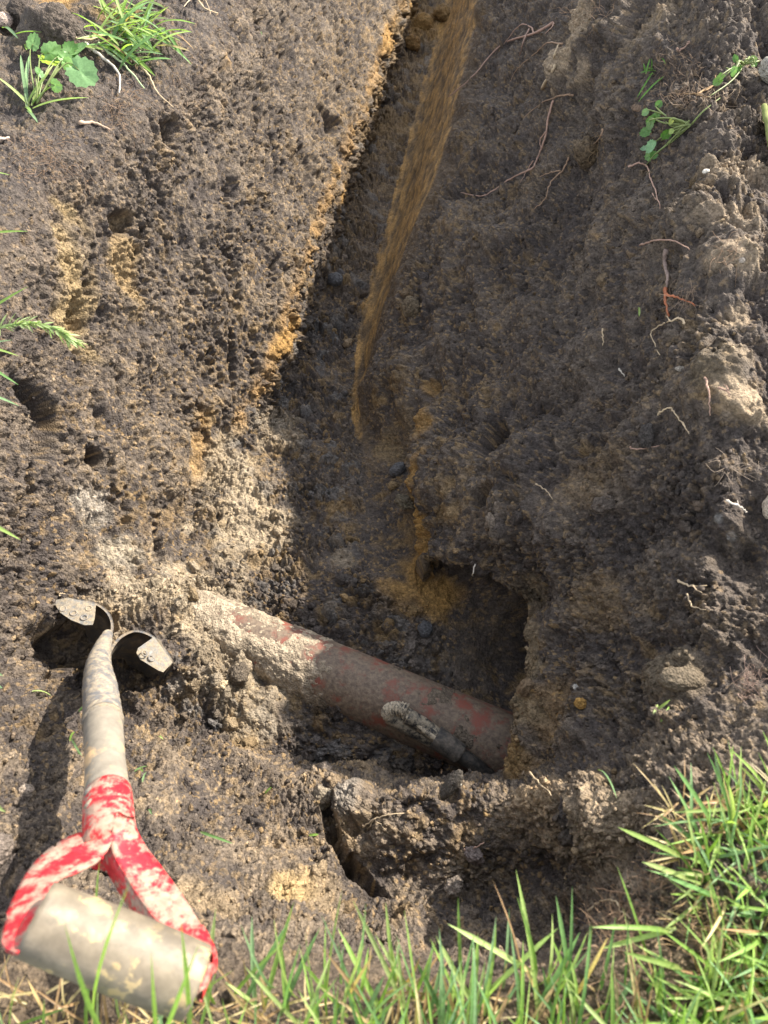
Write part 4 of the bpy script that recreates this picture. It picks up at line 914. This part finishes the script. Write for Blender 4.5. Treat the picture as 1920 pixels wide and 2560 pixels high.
lump('ochre lump below the grey clay lump on the trench floor', 982, 1216, 24, 22, (.24, .17, .09), 5)
lump('flat clod at the narrow end of the duct tunnel wall', 1130, 1965, 100, 44, (.075, .065, .055), 6, roughness=.5, flat=.4)
lump('large smeared clay lump on the lower right slope', 1700, 1700, 110, 62, (.145, .115, .08), 7, roughness=.4, flat=.55)
lump('dark clod hanging on the right wall above the tunnel', 1508, 1268, 60, 44, (.10, .08, .065), 8)
lump('small dark oval clod in the middle of the right wall', 1622, 1090, 38, 52, (.06, .052, .047), 9)
lump('brown clod on the steep left side of the trench floor', 1030, 770, 44, 50, (.13, .10, .065), 10)
lump('ochre clod at the top end of the trench', 1060, 62, 46, 40, (.26, .16, .06), 11)
lump('orange brown clod near the end of the trench', 1030, 110, 40, 34, (.22, .13, .05), 12)
lump('rounded ochre clod against the clay strip at the trench end', 1105, 45, 44, 44, (.2, .125, .05), 13)
lump('dark clod on the shaded floor near the trench end', 990, 160, 44, 36, (.10, .07, .045), 14)
lump('big shaded clod in the top left corner', 140, 70, 80, 84, (.085, .068, .055), 15, sink=.1)
lump('dark clod beside the big clod at the top left', 60, 42, 60, 60, (.075, .06, .05), 16, sink=.1)
lump('grey clod high on the left edge', 0, 2140, 90, 90, (.16, .13, .11), 17)
lump('dark clod on the shaded floor against the ochre strip', 1015, 1250, 50, 36, (.12, .10, .07), 18)
lump('grey slate like lump beside the tunnel on the pit floor', 1060, 1575, 40, 40, (.085, .085, .09), 19, roughness=.5)
lump('pale clod lump standing out of the near bank', 1140, 2225, 46, 50, (.17, .14, .115), 20)
lump('fibrous brown clod on the upper right slope', 1470, 378, 60, 66, (.11, .08, .05), 21)
lump('crumbly clod ledge on the near bank below the crest', 1190, 2130, 50, 46, (.16, .13, .12), 22)
STONE_M = SOIL
lump('small white stone on the lower right slope', 1440, 1718, 19, 17, (.52, .50, .46), 31, 'stone', 'stone', 'stones in the soil', roughness=.4)
lump('pale flat stone in the middle of the right wall', 1701, 922, 24, 15, (.36, .32, .27), 32, 'stone', 'stone', 'stones in the soil', roughness=.4)
lump('orange stone on the tunnel side of the right slope', 1452, 1757, 30, 28, (.34, .20, .06), 33, 'stone', 'stone', 'stones in the soil', roughness=.7)
lump('white angular chip at the top of the sunlit right ridge', 1765, 432, 18, 12, (.62, .58, .50), 34, 'stone', 'stone', 'stones in the soil', roughness=.5)
lump('triangular pale stone on the right ridge', 1853, 651, 17, 14, (.40, .34, .28), 35, 'stone', 'stone', 'stones in the soil', roughness=.5)
lump('tiny white chip on the pit edge', 1149, 1962, 8, 8, (.6, .6, .55), 36, 'stone', 'stone', 'stones in the soil', roughness=.3)
lump('pale pink stone at the left edge of the top corner', 8, 52, 44, 34, (.42, .33, .28), 37, 'stone', 'stone', 'stones in the soil', roughness=.3)
lump('pale stone half buried near the left edge below the spade', 60, 1975, 40, 28, (.32, .26, .21), 38, 'stone', 'stone', 'stones in the soil', roughness=.4)
lump('pale lichened boulder cut by the right edge near the top corner', 1930, 205, 90, 70, (.30, .28, .24), 39, 'boulder', 'stone', 'stones in the soil', roughness=.5, sink=.1)
lump('bright stone cut by the right edge half way down', 1925, 1262, 34, 60, (.55, .46, .36), 40, 'stone', 'stone', 'stones in the soil', roughness=.5)
lump('brown dead leaf curl on the upper right slope', 1592, 270, 32, 15, (.20, .14, .10), 41, 'dead_leaf', 'dead leaf', None, roughness=.5, flat=.3)
# weathered board with a mossy edge, cut by the right edge of the picture
def wood_board():
    m, nt, b = material('weathered_board')
    tc = nt.nodes.new('ShaderNodeTexCoord').outputs['Object']; mp = N(nt, 'ShaderNodeMapping'); nt.links.new(tc, mp.inputs[0]); mp.inputs['Scale'].default_value = (1, .12, 1)
    f = noise(nt, 160, 5, .65, mp.outputs[0]); f2 = noise(nt, 40, 4, .6, tc)
    c = mixc(nt, ramp(nt, f2, [(.46, 0.), (.58, 1.)]), mixc(nt, f, (.16, .13, .10), (.42, .36, .27)), (.10, .13, .03)); nt.links.new(c, b.inputs['Base Color']); b.inputs['Roughness'].default_value = .85
    bp = N(nt, 'ShaderNodeBump', Strength=.5, Distance=.002); nt.links.new(f, bp.inputs['Height']); nt.links.new(bp.outputs[0], b.inputs['Normal']); return m
b0, b1 = pick(1890, 275, .012), pick(1922, 440, .012); al = unit(b1 - b0); nn = unit(pick.normal(1900, 340) + np.array([0, 0, 1.])); nn = unit(nn - al * al.dot(nn)); sd = np.cross(al, nn); sd = sd if sd[0] > 0 else -sd
board = tag(empty('weathered_board', b0), 'weathered grey board with a mossy edge at the right edge of the picture', 'board')
def slab(a0, a1, w, t, mat, name, off):
    n = 14; V = []; Fc = []
    for i in range(n + 1):
        c0 = a0 + (a1 - a0) * i / n + sd * off + rs.normal(0, .0010, 3)
        V += [c0, c0 + sd * w, c0 + sd * w - nn * t, c0 - nn * t]
    for i in range(n):
        for j in range(4): Fc.append((i * 4 + j, i * 4 + (j + 1) % 4, i * 4 + 4 + (j + 1) % 4, i * 4 + 4 + j))
    Fc += [(3, 2, 1, 0), (n * 4, n * 4 + 1, n * 4 + 2, n * 4 + 3)]
    return obj(name, V, Fc, mat, board, smooth=False)
slab(b0, b1, .07, .022, wood_board(), 'plank', .007)
mm, nt, b = material('moss'); b.inputs['Roughness'].default_value = .95; nt.links.new(mixc(nt, noise(nt, 120, 4, .6), (.07, .10, .02), (.24, .25, .08)), b.inputs['Base Color'])
V, Fc = tube(np.array([b0 + (b1 - b0) * t + rs.normal(0, .0008, 3) for t in np.linspace(0, 1, 24)]), .0042 + .0010 * rs.random(24), 8); obj('moss_edge', V, Fc, mm, board)

# ---- loose crumbs lying on the soil
PROTO = {}
for sub_ in (0, 2):
    V0, F0_ = ico(sub_); PROTO[sub_] = ([], np.array(F0_))
    for k in range(10):
        W = V0 * rs.uniform(.55, 1.2, 3) + k * 5.3; g1_, g2_, gid = worley(W, 1.9, k)
        hgt = 1 + (.45 if sub_ else .8) * fbm(W, 1.3, k, 3) + (.28 * dome(g1_, .6) * RND[gid, 3] + .22 * fbm(W, 4.5, k + 9, 2) if sub_ else 0)
        PROTO[sub_][0].append(V0 * rs.uniform(.6, 1.15, 3) * hgt[:, None])
def crumbs(name, label, n, zone, size, sub_, sink):
    keep, bf = PROTO[sub_]; wgt = zone / zone.sum(); ids = rs.choice(len(A), size=n, p=wgt)
    gi = A[ids]; pos = pd[gi]; nn = nd[gi]; s = size[0] + (size[1] - size[0]) * rs.random(n) ** 3.0
    V = np.array(keep)[rs.integers(0, len(keep), n)]; nv = V.shape[1]
    Q = np.linalg.qr(rs.normal(size=(n, 3, 3)))[0]
    V = np.einsum('nij,nkj->nki', Q, V) * s[:, None, None] + (pos + nn * (s * sink)[:, None])[:, None, :]
    C = full[gi] * rs.uniform(.75, 1.35, (n, 1)); och_ = rs.random(n) < .05; C[och_] = C[och_] * .6 + np.array([.08, .052, .02])
    C = np.repeat(C, nv, axis=0) * rs.uniform(.8, 1.2, (n * nv, 1))
    Fc = (bf[None] + (np.arange(n) * nv)[:, None, None]).reshape(-1, 3)
    return tag(obj(name, V.reshape(-1, 3), Fc, SOIL, None, np.clip(C, .012, .7).astype(np.float32), sub_ > 0), label, None, None, 'stuff')
vis = ((bu[A] > -60) & (bu[A] < 1980) & (bv[A] > -60) & (bv[A] < 2620)).astype(float)
crumbs('soil_crumbs', 'loose soil crumbs scattered over the trench and its walls', 16000, vis * (wallL * .8 + near * 1.0 + right * .9 + floor_ * 1.0) * (1 - .9 * lawn) * (.3 + crumbly), (.0010, .0046), 0, .35)
crumbs('soil_lumps', 'cloddy loose soil heaped on the trench floor and pit', 900, vis * (floor_ * 1.0 + .12 * near + .05 * right) * (1 - strip) * (.2 + crumbly), (.003, .013), 2, .0)
